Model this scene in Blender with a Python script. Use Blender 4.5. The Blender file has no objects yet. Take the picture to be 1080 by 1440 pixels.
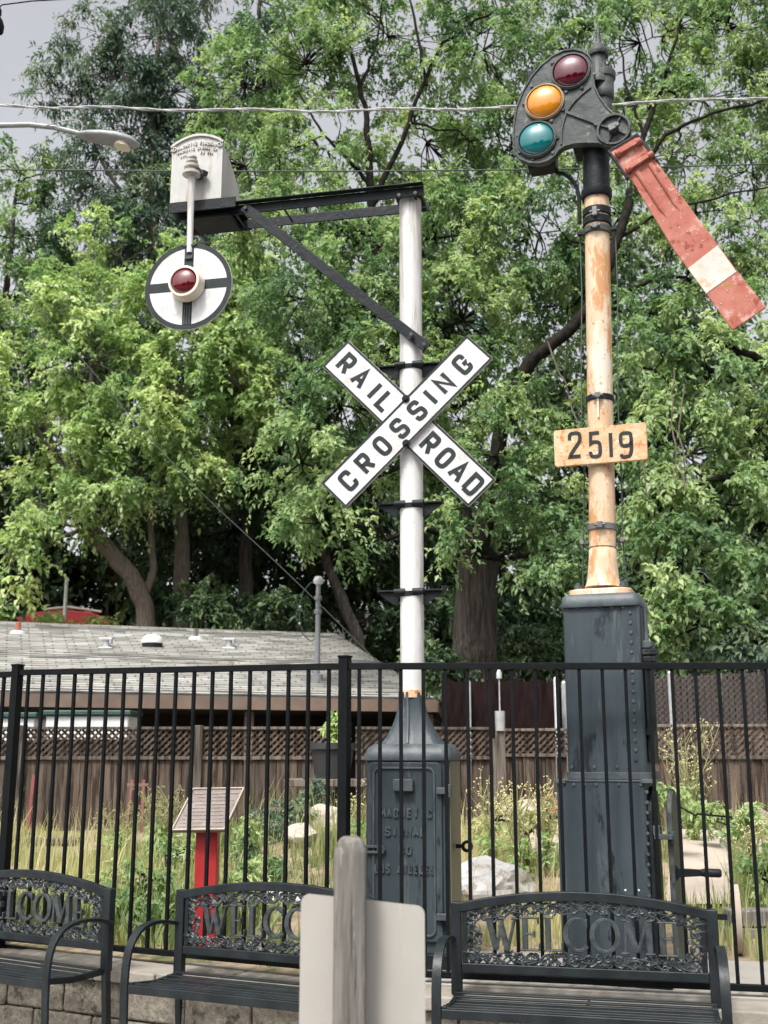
import bpy, bmesh, math, random
import numpy as np
from mathutils import Vector, Matrix
random.seed(7); np.random.seed(7)
RAD = math.radians
SC = bpy.context.scene
COL = SC.collection

# ------------------------------------------------------------------ camera
F_PX, CX, CY, HOR, EYE = 1570.0, 540.0, 720.0, 1060.0, 1.52
PITCH = math.atan((HOR - CY) / F_PX)
cam = bpy.data.cameras.new('camera'); camo = bpy.data.objects.new('camera', cam); COL.objects.link(camo)
cam.sensor_fit = 'VERTICAL'; cam.sensor_height = 36.0; cam.lens = F_PX / 1440 * 36.0
cam.clip_start = 0.05; cam.clip_end = 2000
camo.location = (0, 0, EYE); camo.rotation_euler = (math.pi / 2 + PITCH, 0, 0)
cam.dof.use_dof = True; cam.dof.focus_distance = 6.4; cam.dof.aperture_fstop = 4.0
SC.camera = camo
SC.render.resolution_x, SC.render.resolution_y = 768, 1024

# ------------------------------------------------------------------ sky, sun, exposure
SUN_EL, SUN_AZ = RAD(58), RAD(205)          # azimuth clockwise from +Y: behind the camera, to its left
world = bpy.data.worlds.new('World'); SC.world = world; world.use_nodes = True
wn = world.node_tree; wn.nodes.clear()
sky = wn.nodes.new('ShaderNodeTexSky'); sky.sky_type = 'NISHITA'; sky.sun_disc = False
sky.sun_elevation = SUN_EL; sky.sun_rotation = SUN_AZ; sky.air_density = 1.0; sky.dust_density = 6.0; sky.ozone_density = 1.0
hs = wn.nodes.new('ShaderNodeHueSaturation'); hs.inputs['Saturation'].default_value = 0.16; hs.inputs['Value'].default_value = 1.0
tn = wn.nodes.new('ShaderNodeMix'); tn.data_type = 'RGBA'; tn.blend_type = 'MULTIPLY'; tn.inputs[0].default_value = 1.0
tn.inputs[7].default_value = (1.0, 0.995, 1.005, 1)
bg = wn.nodes.new('ShaderNodeBackground'); bg.inputs['Strength'].default_value = 0.10
wo = wn.nodes.new('ShaderNodeOutputWorld')
wn.links.new(sky.outputs[0], hs.inputs['Color']); wn.links.new(hs.outputs[0], tn.inputs[6])
cn = wn.nodes.new('ShaderNodeTexNoise'); cn.inputs['Scale'].default_value = 3.0; cn.inputs['Detail'].default_value = 5; cr = wn.nodes.new('ShaderNodeValToRGB')
cr.color_ramp.elements[0].position = .3; cr.color_ramp.elements[0].color = (.90, .90, .91, 1); cr.color_ramp.elements[1].position = .7; cr.color_ramp.elements[1].color = (1.12, 1.12, 1.11, 1)
ct = wn.nodes.new('ShaderNodeTexCoord'); wn.links.new(ct.outputs['Generated'], cn.inputs['Vector']); wn.links.new(cn.outputs['Fac'], cr.inputs[0])
cm = wn.nodes.new('ShaderNodeMix'); cm.data_type = 'RGBA'; cm.blend_type = 'MULTIPLY'; cm.inputs[0].default_value = 1.0
wn.links.new(tn.outputs[2], cm.inputs[6]); wn.links.new(cr.outputs[0], cm.inputs[7]); wn.links.new(cm.outputs[2], bg.inputs[0]); wn.links.new(bg.outputs[0], wo.inputs[0])
sun = bpy.data.lights.new('sun', 'SUN'); sun.energy = 1.5; sun.angle = RAD(11); sun.color = (1.0, 0.965, 0.90)
suno = bpy.data.objects.new('sun', sun); COL.objects.link(suno)
sd = Vector((math.sin(SUN_AZ) * math.cos(SUN_EL), math.cos(SUN_AZ) * math.cos(SUN_EL), math.sin(SUN_EL)))
suno.rotation_euler = sd.to_track_quat('Z', 'Y').to_euler(); suno.location = (0, -5, 30)
SC.view_settings.view_transform = 'Standard'; SC.view_settings.look = 'None'
SC.view_settings.exposure = 1.32; SC.view_settings.gamma = 1.0; SC.view_settings.use_curve_mapping = False
SC.cycles.use_denoising = True; SC.cycles.max_bounces = 8; SC.cycles.transparent_max_bounces = 8
SC.cycles.diffuse_bounces = 3; SC.cycles.glossy_bounces = 3; SC.cycles.transmission_bounces = 6
SC.cycles.sample_clamp_indirect = 6.0

# ------------------------------------------------------------------ helpers: pixels of the photograph to points of the place
def ray(px, py):
    a, b = (px - CX) / F_PX, (CY - py) / F_PX
    c, s = math.cos(PITCH), math.sin(PITCH)
    return Vector((a, c - b * s, s + b * c))
def P(px, py, Y):
    d = ray(px, py); k = Y / d.y
    return Vector((d.x * k, Y, EYE + d.z * k))
def sz(n, px, py, Y):                       # n pixels at that place, in metres
    d = ray(px, py); return n / F_PX * (Y / d.y)
class Fr:                                   # a place with its own heading; u runs along it, v away from the viewer
    def __init__(s, x, y, z, th):
        s.o = Vector((x, y, z)); s.th = th
        s.ex = Vector((math.cos(th), -math.sin(th), 0)); s.ey = Vector((math.sin(th), math.cos(th), 0))
    def uv(s, px, py, v=0.0):
        d = ray(px, py); c = Vector((0, 0, EYE)); n = s.ey
        k = ((s.o + n * v) - c).dot(n) / d.dot(n); q = c + d * k - s.o
        return (q.dot(s.ex), q.z)
    def uvs(s, pts, v=0.0): return [s.uv(a, b, v) for a, b in pts]
    def world(s, u, v, w): return s.o + s.ex * u + s.ey * v + Vector((0, 0, w))
    def empty(s, name):
        e = bpy.data.objects.new(name, None); COL.objects.link(e); e.empty_display_size = .1
        e.location = s.o; e.rotation_euler = (0, 0, -s.th); return e
def empty(name, loc, rz=0.0):
    e = bpy.data.objects.new(name, None); COL.objects.link(e); e.empty_display_size = .1
    e.location = loc; e.rotation_euler = (0, 0, rz); return e
def tag(o, label, cat, group=None):
    o['label'] = label; o['category'] = cat
    if group: o['group'] = group
    return o
def copy_tree(o, parent=None):
    c = o.copy(); COL.objects.link(c); c.parent = parent
    for ch in list(o.children): copy_tree(ch, c)
    return c

class MB:                                   # collects shapes, then becomes ONE mesh object
    def __init__(s): s.v = []; s.f = []
    def add(s, v, f):
        n = len(s.v); s.v += [tuple(p) for p in v]; s.f += [tuple(i + n for i in q) for q in f]; return s
    def box(s, c, d, rot=None):
        x, y, z = d[0] / 2, d[1] / 2, d[2] / 2
        vs = [Vector((i, j, k)) for i in (-x, x) for j in (-y, y) for k in (-z, z)]
        if rot is not None: vs = [rot @ p for p in vs]
        vs = [p + Vector(c) for p in vs]
        return s.add(vs, [(0, 1, 3, 2), (4, 6, 7, 5), (0, 4, 5, 1), (2, 3, 7, 6), (0, 2, 6, 4), (1, 5, 7, 3)])
    def box2(s, a, b):
        return s.box([(a[i] + b[i]) / 2 for i in range(3)], [abs(a[i] - b[i]) for i in range(3)])
    def bar(s, a, b, w, h, up=(0, 0, 1)):   # a box from a to b, w wide and h high
        a, b = Vector(a), Vector(b); d = (b - a); L = d.length; d.normalize(); up = Vector(up)
        if abs(d.dot(up)) > .98: up = Vector((0, 1, 0))
        x = d.cross(up).normalized(); z = x.cross(d).normalized()
        vs = []
        for q in (a, b):
            for i, k in ((-1, -1), (1, -1), (1, 1), (-1, 1)): vs.append(q + x * (i * w / 2) + z * (k * h / 2))
        return s.add(vs, [(0, 1, 2, 3), (7, 6, 5, 4), (0, 4, 5, 1), (1, 5, 6, 2), (2, 6, 7, 3), (3, 7, 4, 0)])
    def prism(s, poly, y0, y1):             # outline in (u, w), thickness along v
        n = len(poly)
        vs = [(p[0], y0, p[1]) for p in poly] + [(p[0], y1, p[1]) for p in poly]
        fs = [tuple(range(n)), tuple(range(2 * n - 1, n - 1, -1))]
        fs += [(i, (i + 1) % n, n + (i + 1) % n, n + i) for i in range(n)]
        return s.add(vs, fs)
    def loft(s, rings, cap=True, closed=True):
        n = len(rings[0]); vs = [p for r in rings for p in r]; fs = []
        for k in range(len(rings) - 1):
            for i in range(n if closed else n - 1):
                j = (i + 1) % n; fs.append((k * n + i, k * n + j, (k + 1) * n + j, (k + 1) * n + i))
        if cap: fs += [tuple(range(n - 1, -1, -1)), tuple(range((len(rings) - 1) * n, len(rings) * n))]
        return s.add(vs, fs)
    def tube(s, pts, r, n=8, cap=True, flat=None):
        pts = [Vector(p) for p in pts]; rr = r if isinstance(r, (list, tuple)) else [r] * len(pts)
        rings = []; prev = None
        for i, p in enumerate(pts):
            d = (pts[min(i + 1, len(pts) - 1)] - pts[max(i - 1, 0)]).normalized()
            if prev is None:
                a = Vector((0, 0, 1)) if abs(d.z) < .9 else Vector((0, 1, 0))
                x = d.cross(a).normalized()
            else:
                x = (prev - d * prev.dot(d)).normalized()
            prev = x; y = d.cross(x)
            k = flat or 1
            rings.append([p + x * (math.cos(t) * rr[i]) + y * (math.sin(t) * rr[i] * k) for t in [2 * math.pi * j / n for j in range(n)]])
        return s.loft(rings, cap)
    def lathe(s, prof, a, b, n=24, cap=True):   # prof: (radius, metres along a->b)
        a, b = Vector(a), Vector(b); d = (b - a).normalized()
        q = Vector((0, 0, 1)) if abs(d.z) < .9 else Vector((0, 1, 0)); x = d.cross(q).normalized(); y = d.cross(x)
        rings = [[a + d * h + x * (math.cos(t) * r) + y * (math.sin(t) * r) for t in [2 * math.pi * j / n for j in range(n)]] for r, h in prof]
        return s.loft(rings, cap)
    def ribbon(s, pts, w, y0, y1, closed=False):   # a flat stroke of width w in (u, w) with thickness
        n = len(pts); P2 = [Vector(p) for p in pts]; ws = w if isinstance(w, (list, tuple)) else [w] * n
        L, R = [], []
        for i in range(n):
            if closed: a, b = P2[i - 1], P2[(i + 1) % n]
            else: a, b = P2[max(i - 1, 0)], P2[min(i + 1, n - 1)]
            d1 = (P2[i] - a); d2 = (b - P2[i])
            if d1.length < 1e-9: d1 = d2
            if d2.length < 1e-9: d2 = d1
            d1 = d1.normalized(); d2 = d2.normalized()
            n1 = Vector((-d1.y, d1.x)); n2 = Vector((-d2.y, d2.x)); m = (n1 + n2)
            m = n1 if m.length < .2 else m.normalized()
            k = min(1 / max(m.dot(n1), .45), 1.9) * ws[i] / 2
            L.append(P2[i] + m * k); R.append(P2[i] - m * k)
        vs = [(p.x, y0, p.y) for p in L] + [(p.x, y0, p.y) for p in R] + [(p.x, y1, p.y) for p in L] + [(p.x, y1, p.y) for p in R]
        fs = []
        for i in range(n if closed else n - 1):
            j = (i + 1) % n
            fs += [(i, j, n + j, n + i), (2 * n + j, 2 * n + i, 3 * n + i, 3 * n + j), (j, i, 2 * n + i, 2 * n + j), (n + i, n + j, 3 * n + j, 3 * n + i)]
        if not closed: fs += [(0, n, 3 * n, 2 * n), (n - 1, 3 * n - 1, 4 * n - 1, 2 * n - 1)]
        return s.add(vs, fs)
    def ring(s, c, r0, r1, y0, y1, n=32):   # flat annulus in (u, w)
        vs = []
        for y in (y0, y1):
            for r in (r0, r1):
                vs += [(c[0] + r * math.cos(2 * math.pi * i / n), y, c[1] + r * math.sin(2 * math.pi * i / n)) for i in range(n)]
        fs = []
        for i in range(n):
            j = (i + 1) % n
            fs += [(i, j, n + j, n + i), (2 * n + j, 2 * n + i, 3 * n + i, 3 * n + j), (n + i, n + j, 3 * n + j, 3 * n + i), (j, i, 2 * n + i, 2 * n + j)]
        return s.add(vs, fs)
    def disc(s, c, r, y0, y1, n=32):
        return s.prism([(c[0] + r * math.cos(2 * math.pi * i / n), c[1] + r * math.sin(2 * math.pi * i / n)) for i in range(n)], y0, y1)
    def dome(s, c, r, y0, h, n=28, m=6):    # lens bulging towards -v
        rings = []
        for k in range(m):
            t = math.pi / 2 * k / m; rr = r * math.cos(t); y = y0 - h * math.sin(t)
            rings.append([(c[0] + rr * math.cos(2 * math.pi * i / n), y, c[1] + rr * math.sin(2 * math.pi * i / n)) for i in range(n)])
        return s.loft(rings, True)
    def mesh(s, name, smooth=False, ang=35):
        me = bpy.data.meshes.new(name); me.from_pydata(s.v, [], s.f)
        bm = bmesh.new(); bm.from_mesh(me); bmesh.ops.recalc_face_normals(bm, faces=bm.faces)
        if smooth:
            for f in bm.faces: f.smooth = True
            for e in bm.edges:
                if len(e.link_faces) == 2 and e.calc_face_angle(0) > RAD(ang): e.smooth = False
        bm.to_mesh(me); bm.free(); return me
    def build(s, name, mat, parent=None, smooth=False, bevel=0, ang=35):
        me = s.mesh(name, smooth, ang); o = bpy.data.objects.new(name, me); COL.objects.link(o)
        if mat: me.materials.append(mat)
        if parent: o.parent = parent
        if bevel:
            b = o.modifiers.new('bevel', 'BEVEL'); b.width = bevel; b.segments = 2; b.limit_method = 'ANGLE'; b.angle_limit = RAD(40)
            for p in me.polygons: p.use_smooth = True
            if hasattr(b, 'harden_normals'): b.harden_normals = True
        return o
def link(name, me, mat=None, parent=None):
    o = bpy.data.objects.new(name, me); COL.objects.link(o)
    if mat and not me.materials: me.materials.append(mat)
    if parent: o.parent = parent
    return o

# ------------------------------------------------------------------ materials
def new_mat(name):
    m = bpy.data.materials.new(name); m.use_nodes = True; nt = m.node_tree
    return m, nt, nt.nodes['Principled BSDF']
def noise_col(nt, c1, c2, scale, detail=6, lo=.35, hi=.65, stretch=(1, 1, 1), rough=.6, coord='Object', dist=0.0):
    tc = nt.nodes.new('ShaderNodeTexCoord'); mp = nt.nodes.new('ShaderNodeMapping'); mp.inputs['Scale'].default_value = stretch
    nz = nt.nodes.new('ShaderNodeTexNoise'); nz.inputs['Scale'].default_value = scale; nz.inputs['Detail'].default_value = detail
    nz.inputs['Roughness'].default_value = rough; nz.inputs['Distortion'].default_value = dist
    rp = nt.nodes.new('ShaderNodeValToRGB'); rp.color_ramp.elements[0].position = lo; rp.color_ramp.elements[1].position = hi
    rp.color_ramp.elements[0].color = (*c1, 1); rp.color_ramp.elements[1].color = (*c2, 1)
    nt.links.new(tc.outputs[coord], mp.inputs[0]); nt.links.new(mp.outputs[0], nz.inputs['Vector']); nt.links.new(nz.outputs['Fac'], rp.inputs[0])
    return rp.outputs[0], nz.outputs['Fac'], mp.outputs[0]
def mixc(nt, a, b, fac, mode='MIX'):
    m = nt.nodes.new('ShaderNodeMix'); m.data_type = 'RGBA'; m.blend_type = mode
    for v, i in ((fac, 0), (a, 6), (b, 7)):
        if isinstance(v, (int, float)): m.inputs[i].default_value = v
        elif isinstance(v, tuple): m.inputs[i].default_value = (*v, 1)
        else: nt.links.new(v, m.inputs[i])
    return m.outputs[2]
def pm(name, c1, c2=None, scale=6, rough=.6, metal=0.0, bump=0.0, bscale=None, stretch=(1, 1, 1), lo=.35, hi=.65, spots=None, spec=.5, detail=6, coat=0, bdist=.01):
    """spots = (colour, scale, threshold, stretch): chips, rust or stains with a shape of their own"""
    m, nt, b = new_mat(name)
    c2 = c2 or c1
    col, fac, mp = noise_col(nt, c1, c2, scale, detail, lo, hi, stretch)
    if spots:
        for sp in (spots if isinstance(spots, list) else [spots]):
            sc_, sf, _ = noise_col(nt, (0, 0, 0), (1, 1, 1), sp[1], 7, sp[2], min(sp[2] + .06, 1), sp[3] if len(sp) > 3 else (1, 1, 1), .7)
            col = mixc(nt, col, sp[0], sc_)
    nt.links.new(col, b.inputs['Base Color'])
    b.inputs['Roughness'].default_value = rough; b.inputs['Metallic'].default_value = metal
    b.inputs['Specular IOR Level'].default_value = spec
    if coat: b.inputs['Coat Weight'].default_value = coat
    if bump:
        nb = nt.nodes.new('ShaderNodeTexNoise'); nb.inputs['Scale'].default_value = bscale or scale * 4; nb.inputs['Detail'].default_value = 6
        nt.links.new(mp, nb.inputs['Vector'])
        bp = nt.nodes.new('ShaderNodeBump'); bp.inputs['Strength'].default_value = bump; bp.inputs['Distance'].default_value = bdist
        nt.links.new(nb.outputs['Fac'], bp.inputs['Height']); nt.links.new(bp.outputs[0], b.inputs['Normal'])
    return m
RUST = (.30, .11, .035)
M = {}
M['fence'] = pm('black_fence_paint', (.003, .004, .005), (.006, .0075, .0085), 8, .55, 0, .15, 60, spec=.13)
M['bench'] = pm('bench_paint', (.008, .011, .013), (.019, .024, .027), 7, .40, .0, .15, 50, spec=.28)
M['cabinet'] = pm('cabinet_paint', (.025, .036, .044), (.060, .078, .089), 3.2, .48, 0, .3, 22, (1, 1, .3), .32, .68, [((.078, .093, .100), 14, .58, (1, 1, .1)), ((.010, .015, .019), 6, .58, (1, 1, .3)), ((.10, .115, .12), 60, .68)], spec=.3)
M['cabinet_edge'] = pm('cabinet_paint_edges', (.038, .050, .057), (.088, .105, .112), 9, .48, 0, .2, 30, spec=.35)
M['patina'] = pm('weathered_side_paint', (.15, .14, .10), (.22, .20, .14), 3, .5, .1, .2, 20, (1, 1, .12), .3, .7, ((.07, .075, .06), 6, .6, (1, 1, .1)))
M['iron'] = pm('dark_iron', (.005, .007, .009), (.016, .020, .023), 9, .5, 0, .3, 40, (1, 1, 1), .3, .7, ((.05, .056, .058), 16, .61), spec=.2)
M['casting'] = pm('grey_green_casting', (.028, .035, .036), (.080, .090, .085), 7, .55, 0, .35, 30, (1, 1, 1), .33, .68, [((.135, .142, .125), 12, .58), ((.015, .02, .021), 9, .58)], spec=.3)
M['white'] = pm('white_paint', (.54, .535, .53), (.63, .625, .62), 9, .5, 0, .3, 40, (1, 1, .3), .3, .7, [((.41, .38, .34), 7, .515, (1, 1, .08)), ((.36, .18, .08), 30, .635, (1, 1, .5)), ((.06, .055, .05), 70, .675)])
M['sign_white'] = pm('sign_white', (.56, .555, .555), (.64, .635, .635), 7, .45, 0, .12, 30, (1, 1, 1), .3, .7, [((.48, .455, .42), 10, .555), ((.36, .22, .12), 34, .66), ((.10, .10, .10), 110, .70)])
M['flagman'] = pm('off_white_paint', (.38, .375, .36), (.50, .495, .475), 9, .55, 0, .3, 30, (1, 1, .3), .3, .7, [((.34, .31, .27), 10, .56, (1, 1, .2)), ((.20, .12, .06), 40, .68)])
M['letter'] = pm('letter_paint', (.011, .017, .018), (.024, .032, .032), 14, .5, spec=.25)
M['mast'] = pm('cream_rust_paint', (.56, .38, .235), (.65, .53, .40), 6, .75, 0, .4, 34, (1, 1, .25), .38, .62,
               [((.50, .265, .125), 5, .505, (1, 1, .3)), ((.64, .57, .48), 8, .54, (1, 1, .22)), ((.42, .18, .07), 26, .60, (1, 1, .7)), ((.30, .11, .035), 60, .655), ((.68, .64, .57), 40, .62, (1, 1, .6))], spec=.2)
M['plate'] = pm('number_plate_paint', (.54, .31, .155), (.62, .45, .29), 11, .75, 0, .3, 60, (1, 1, 1), .38, .62, [((.46, .18, .06), 26, .54), ((.30, .10, .03), 70, .62), ((.74, .62, .48), 18, .60)])
M['blade_red'] = pm('faded_red_paint', (.33, .092, .066), (.42, .165, .122), 7, .65, 0, .3, 30, (1, 1, 1), .35, .65, [((.50, .28, .24), 12, .56), ((.24, .06, .04), 16, .58), ((.36, .16, .07), 9, .60), ((.55, .45, .40), 60, .70)], spec=.2)
M['blade_white'] = pm('dirty_white_paint', (.46, .43, .37), (.56, .54, .49), 9, .6, 0, .3, 30, (1, 1, 1), .35, .65, [((.52, .37, .23), 14, .56), ((.42, .42, .40), 20, .6)])
M['bench_worn_highlight'] = pm('worn_and_highlight_bench_paint', (.020, .025, .028), (.060, .070, .074), 22, .4, 0, .2, 60, spec=.35)  # lighter paint for worn lettering; highlights on letters and vine put into the colour
M['bracket'] = pm('galvanised', (.10, .105, .108), (.17, .175, .178), 10, .5, .2, .2, 40)
M['bezel'] = pm('cream_bezel', (.66, .58, .46), (.74, .68, .58), 9, .5, 0, .1, 40, (1, 1, 1), .3, .7, ((.45, .24, .1), 16, .66))
def lens(name, c, em):
    m, nt, b = new_mat(name)
    b.inputs['Base Color'].default_value = (*c, 1); b.inputs['Roughness'].default_value = .06; b.inputs['Coat Weight'].default_value = .8
    b.inputs['Coat Roughness'].default_value = .03; b.inputs['Specular IOR Level'].default_value = .7
    w = nt.nodes.new('ShaderNodeTexNoise'); w.inputs['Scale'].default_value = 14
    tc = nt.nodes.new('ShaderNodeTexCoord'); nt.links.new(tc.outputs['Object'], w.inputs['Vector'])
    bp = nt.nodes.new('ShaderNodeBump'); bp.inputs['Strength'].default_value = .12; bp.inputs['Distance'].default_value = .01
    nt.links.new(w.outputs['Fac'], bp.inputs['Height']); nt.links.new(bp.outputs[0], b.inputs['Normal'])
    return m
M['lens_red'] = lens('red_glass', (.085, .0, .010), 0)
M['lens_wig'] = lens('bright_red_glass', (.115, .0, .004), 0)
M['lens_yellow'] = lens('amber_glass', (.66, .23, .004), 0)
M['lens_green'] = lens('teal_glass', (.0, .14, .15), 0)
M['old_wood'] = pm('grey_weathered_wood', (.105, .096, .086), (.205, .19, .172), 6, .85, 0, .7, 22, (7, 7, .45), .35, .65, [((.065, .055, .046), 9, .56, (6, 6, .3)), ((.33, .31, .28), 14, .60, (6, 6, .3))])
M['sign_back'] = pm('beige_sign_back', (.385, .362, .325), (.435, .41, .37), 5, .6, .0, .15, 30, (1, 1, .4), .3, .7, [((.37, .345, .31), 4, .57), ((.52, .50, .47), 40, .64, (1, 1, .1)), ((.26, .24, .21), 90, .70)])
M['cap'] = pm('concrete_cap', (.20, .18, .15), (.29, .265, .23), 7, .85, 0, .5, 40, (1, 1, 1), .3, .7, [((.17, .145, .11), 9, .64)])
M['block'] = pm('split_block', (.11, .097, .078), (.24, .215, .175), 26, .9, 0, 1.0, 55, (1, 1, 1), .33, .68, [((.045, .04, .033), 5, .55), ((.07, .06, .048), 60, .58)])
M['concrete'] = pm('concrete', (.28, .26, .23), (.36, .335, .30), 3, .85, 0, .3, 40, (1, 1, 1), .3, .7, [((.27, .24, .2), 6, .66)])
M['path'] = pm('pinkish_concrete', (.36, .30, .25), (.43, .37, .31), 3, .85, 0, .3, 40)
M['dirt'] = pm('garden_soil', (.17, .125, .08), (.34, .27, .185), 4, .95, 0, .8, 30, (1, 1, 1), .3, .7, [((.10, .11, .045), 2.2, .56)])
M['rock'] = pm('tan_rock', (.33, .285, .225), (.50, .45, .38), 5, .9, 0, .8, 14, (1, 1, 1), .3, .7, [((.22, .165, .10), 4, .62)])
M['rock_white'] = pm('pale_boulder', (.46, .45, .435), (.58, .57, .55), 5, .9, 0, .8, 14, (1, 1, 1), .35, .65, [((.33, .29, .24), 7, .56), ((.62, .6, .57), 12, .6)])
M['red'] = pm('red_post_paint', (.34, .012, .016), (.42, .025, .028), 6, .5, 0, .1)
M['plaque'] = pm('bronze_plaque', (.20, .165, .15), (.28, .235, .215), 9, .42, .45, .2, 40)
M['plaque_edge'] = pm('bronze_rim', (.42, .36, .29), (.5, .44, .36), 9, .4, .4)
M['brown_trim'] = pm('brown_fascia', (.15, .105, .08), (.20, .145, .11), 4, .7)
M['dark'] = pm('dark_wood_wall', (.03, .022, .018), (.05, .036, .03), 4, .8)
M['metal_white'] = pm('white_metal', (.62, .62, .62), (.72, .72, .71), 6, .4)
M['lamp_grey'] = pm('lamp_aluminium', (.22, .23, .24), (.30, .31, .32), 6, .5, .1)
M['wire_light'] = pm('pale_cable', (.30, .31, .31), (.44, .45, .45), 30, .6)
M['wire_dark'] = pm('dark_cable', (.03, .04, .038), (.05, .06, .055), 30, .5)
M['bark'] = pm('bark', (.016, .013, .011), (.085, .07, .058), 6, .95, 0, 1.0, 9, (3, 3, .35), .36, .64, bdist=.08)
M['bark_pale'] = pm('pale_bark', (.07, .058, .048), (.19, .16, .13), 6, .95, 0, 1.0, 16, (4, 4, .5), .3, .7)
M['twig'] = pm('twig_bark', (.008, .007, .006), (.026, .022, .018), 12, .95, spec=.1)
M['black_plastic'] = pm('black_tub', (.022, .024, .026), (.034, .036, .038), 6, .5)
M['slat'] = pm('brown_privacy_slat', (.032, .023, .020), (.065, .048, .042), 9, .7, 0, .1, 30, (1, 1, .3))
M['screen'] = pm('maroon_screen', (.0045, .0028, .0028), (.014, .0075, .0075), 5, .9, 0, .6, 12, (3, 3, .6), spec=.05)
M['steel'] = pm('galvanised_pipe', (.40, .41, .42), (.52, .53, .54), 12, .4, .4)
def wood_mat(name, a, b_, c):
    m, nt, b = new_mat(name)
    col, f, mp = noise_col(nt, a, b_, 3.5, 8, .3, .7, (7, 7, .45))
    c2, f2, _ = noise_col(nt, (0, 0, 0), (1, 1, 1), 6, 7, .48, .60, (4, 4, .35))
    col = mixc(nt, col, c, c2)
    oi = nt.nodes.new('ShaderNodeObjectInfo'); rp = nt.nodes.new('ShaderNodeValToRGB')
    rp.color_ramp.elements[0].color = (.62, .60, .58, 1); rp.color_ramp.elements[1].color = (1.2, 1.15, 1.1, 1)
    nt.links.new(oi.outputs['Random'], rp.inputs[0]); col = mixc(nt, col, rp.outputs[0], 1.0, 'MULTIPLY')
    nt.links.new(col, b.inputs['Base Color']); b.inputs['Roughness'].default_value = .9
    bp = nt.nodes.new('ShaderNodeBump'); bp.inputs['Strength'].default_value = .5; bp.inputs['Distance'].default_value = .01
    nt.links.new(f, bp.inputs['Height']); nt.links.new(bp.outputs[0], b.inputs['Normal'])
    return m
M['board'] = wood_mat('fence_board', (.050, .034, .025), (.145, .115, .092), (.024, .013, .008))
M['lattice'] = wood_mat('lattice_wood', (.095, .08, .067), (.19, .167, .145), (.045, .036, .029))
def roof_mat():
    m, nt, b = new_mat('grey_shingles')
    tc = nt.nodes.new('ShaderNodeTexCoord'); bk = nt.nodes.new('ShaderNodeTexBrick')
    bk.inputs['Scale'].default_value = 1.0; bk.inputs['Mortar Size'].default_value = .012; bk.inputs['Brick Width'].default_value = .34; bk.inputs['Row Height'].default_value = .15
    bk.inputs['Color1'].default_value = (.37, .37, .35, 1); bk.inputs['Color2'].default_value = (.52, .515, .49, 1); bk.inputs['Mortar'].default_value = (.22, .217, .205, 1)
    bk.offset = .37; bk.inputs['Bias'].default_value = 0
    nt.links.new(tc.outputs['Object'], bk.inputs['Vector'])
    n1, f, _ = noise_col(nt, (.68, .66, .64), (1.15, 1.15, 1.15), 2.2, 8, .35, .65, (.5, 2.4, 1))
    col = mixc(nt, bk.outputs['Color'], n1, 1.0, 'MULTIPLY')
    n2, f2, _ = noise_col(nt, (0, 0, 0), (1, 1, 1), 1.2, 9, .58, .66, (.6, 1.6, 1), .75)
    col = mixc(nt, col, (.27, .19, .12), n2)
    nt.links.new(col, b.inputs['Base Color']); b.inputs['Roughness'].default_value = .9
    bp = nt.nodes.new('ShaderNodeBump'); bp.inputs['Strength'].default_value = .6; bp.inputs['Distance'].default_value = .02
    nt.links.new(bk.outputs['Fac'], bp.inputs['Height']); bp.invert = True; nt.links.new(bp.outputs[0], b.inputs['Normal'])
    return m
M['roof'] = roof_mat()
def leaf_mat(name, c_lo, c_mid, c_hi, trans=.35, rough=.45):
    m = bpy.data.materials.new(name); m.use_nodes = True; nt = m.node_tree; nt.nodes.clear()
    at = nt.nodes.new('ShaderNodeAttribute'); at.attribute_name = 'tint'
    rp = nt.nodes.new('ShaderNodeValToRGB'); e = rp.color_ramp.elements
    e[0].position = 0; e[0].color = (*c_lo, 1); e[1].position = 1; e[1].color = (*c_hi, 1)
    k = e.new(.5); k.color = (*c_mid, 1)
    nt.links.new(at.outputs['Fac'], rp.inputs[0])
    b = nt.nodes.new('ShaderNodeBsdfPrincipled'); b.inputs['Roughness'].default_value = rough; b.inputs['Specular IOR Level'].default_value = .35
    t = nt.nodes.new('ShaderNodeBsdfTranslucent'); mx = nt.nodes.new('ShaderNodeMixShader'); mx.inputs[0].default_value = trans
    yl = mixc(nt, rp.outputs[0], (1.1, 1.2, .75), 1.0, 'MULTIPLY')
    o = nt.nodes.new('ShaderNodeOutputMaterial')
    nt.links.new(rp.outputs[0], b.inputs['Base Color']); nt.links.new(yl, t.inputs['Color'])
    nt.links.new(b.outputs[0], mx.inputs[1]); nt.links.new(t.outputs[0], mx.inputs[2]); nt.links.new(mx.outputs[0], o.inputs[0])
    return m

# ------------------------------------------------------------------ block lettering made of strokes
def chaikin(p, closed=False, it=2):
    for _ in range(it):
        q = []; n = len(p)
        if not closed: q.append(p[0])
        for i in range(n if closed else n - 1):
            a, b = p[i], p[(i + 1) % n]
            q += [(a[0] * .75 + b[0] * .25, a[1] * .75 + b[1] * .25), (a[0] * .25 + b[0] * .75, a[1] * .25 + b[1] * .75)]
        if not closed: q.append(p[-1])
        p = q
    return p
_C = chaikin([(1, .70), (1, .88), (.88, 1), (.12, 1), (0, .88), (0, .12), (.12, 0), (.88, 0), (1, .12), (1, .30)], False, 2)
_O = chaikin([(.25, 1), (.75, 1), (1, .86), (1, .14), (.75, 0), (.25, 0), (0, .14), (0, .86)], True, 2)
_S = chaikin([(1, .74), (1, .9), (.85, 1), (.15, 1), (0, .9), (0, .60), (.15, .53), (.85, .47), (1, .38), (1, .1), (.85, 0), (.15, 0), (0, .1), (0, .26)], False, 2)
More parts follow.
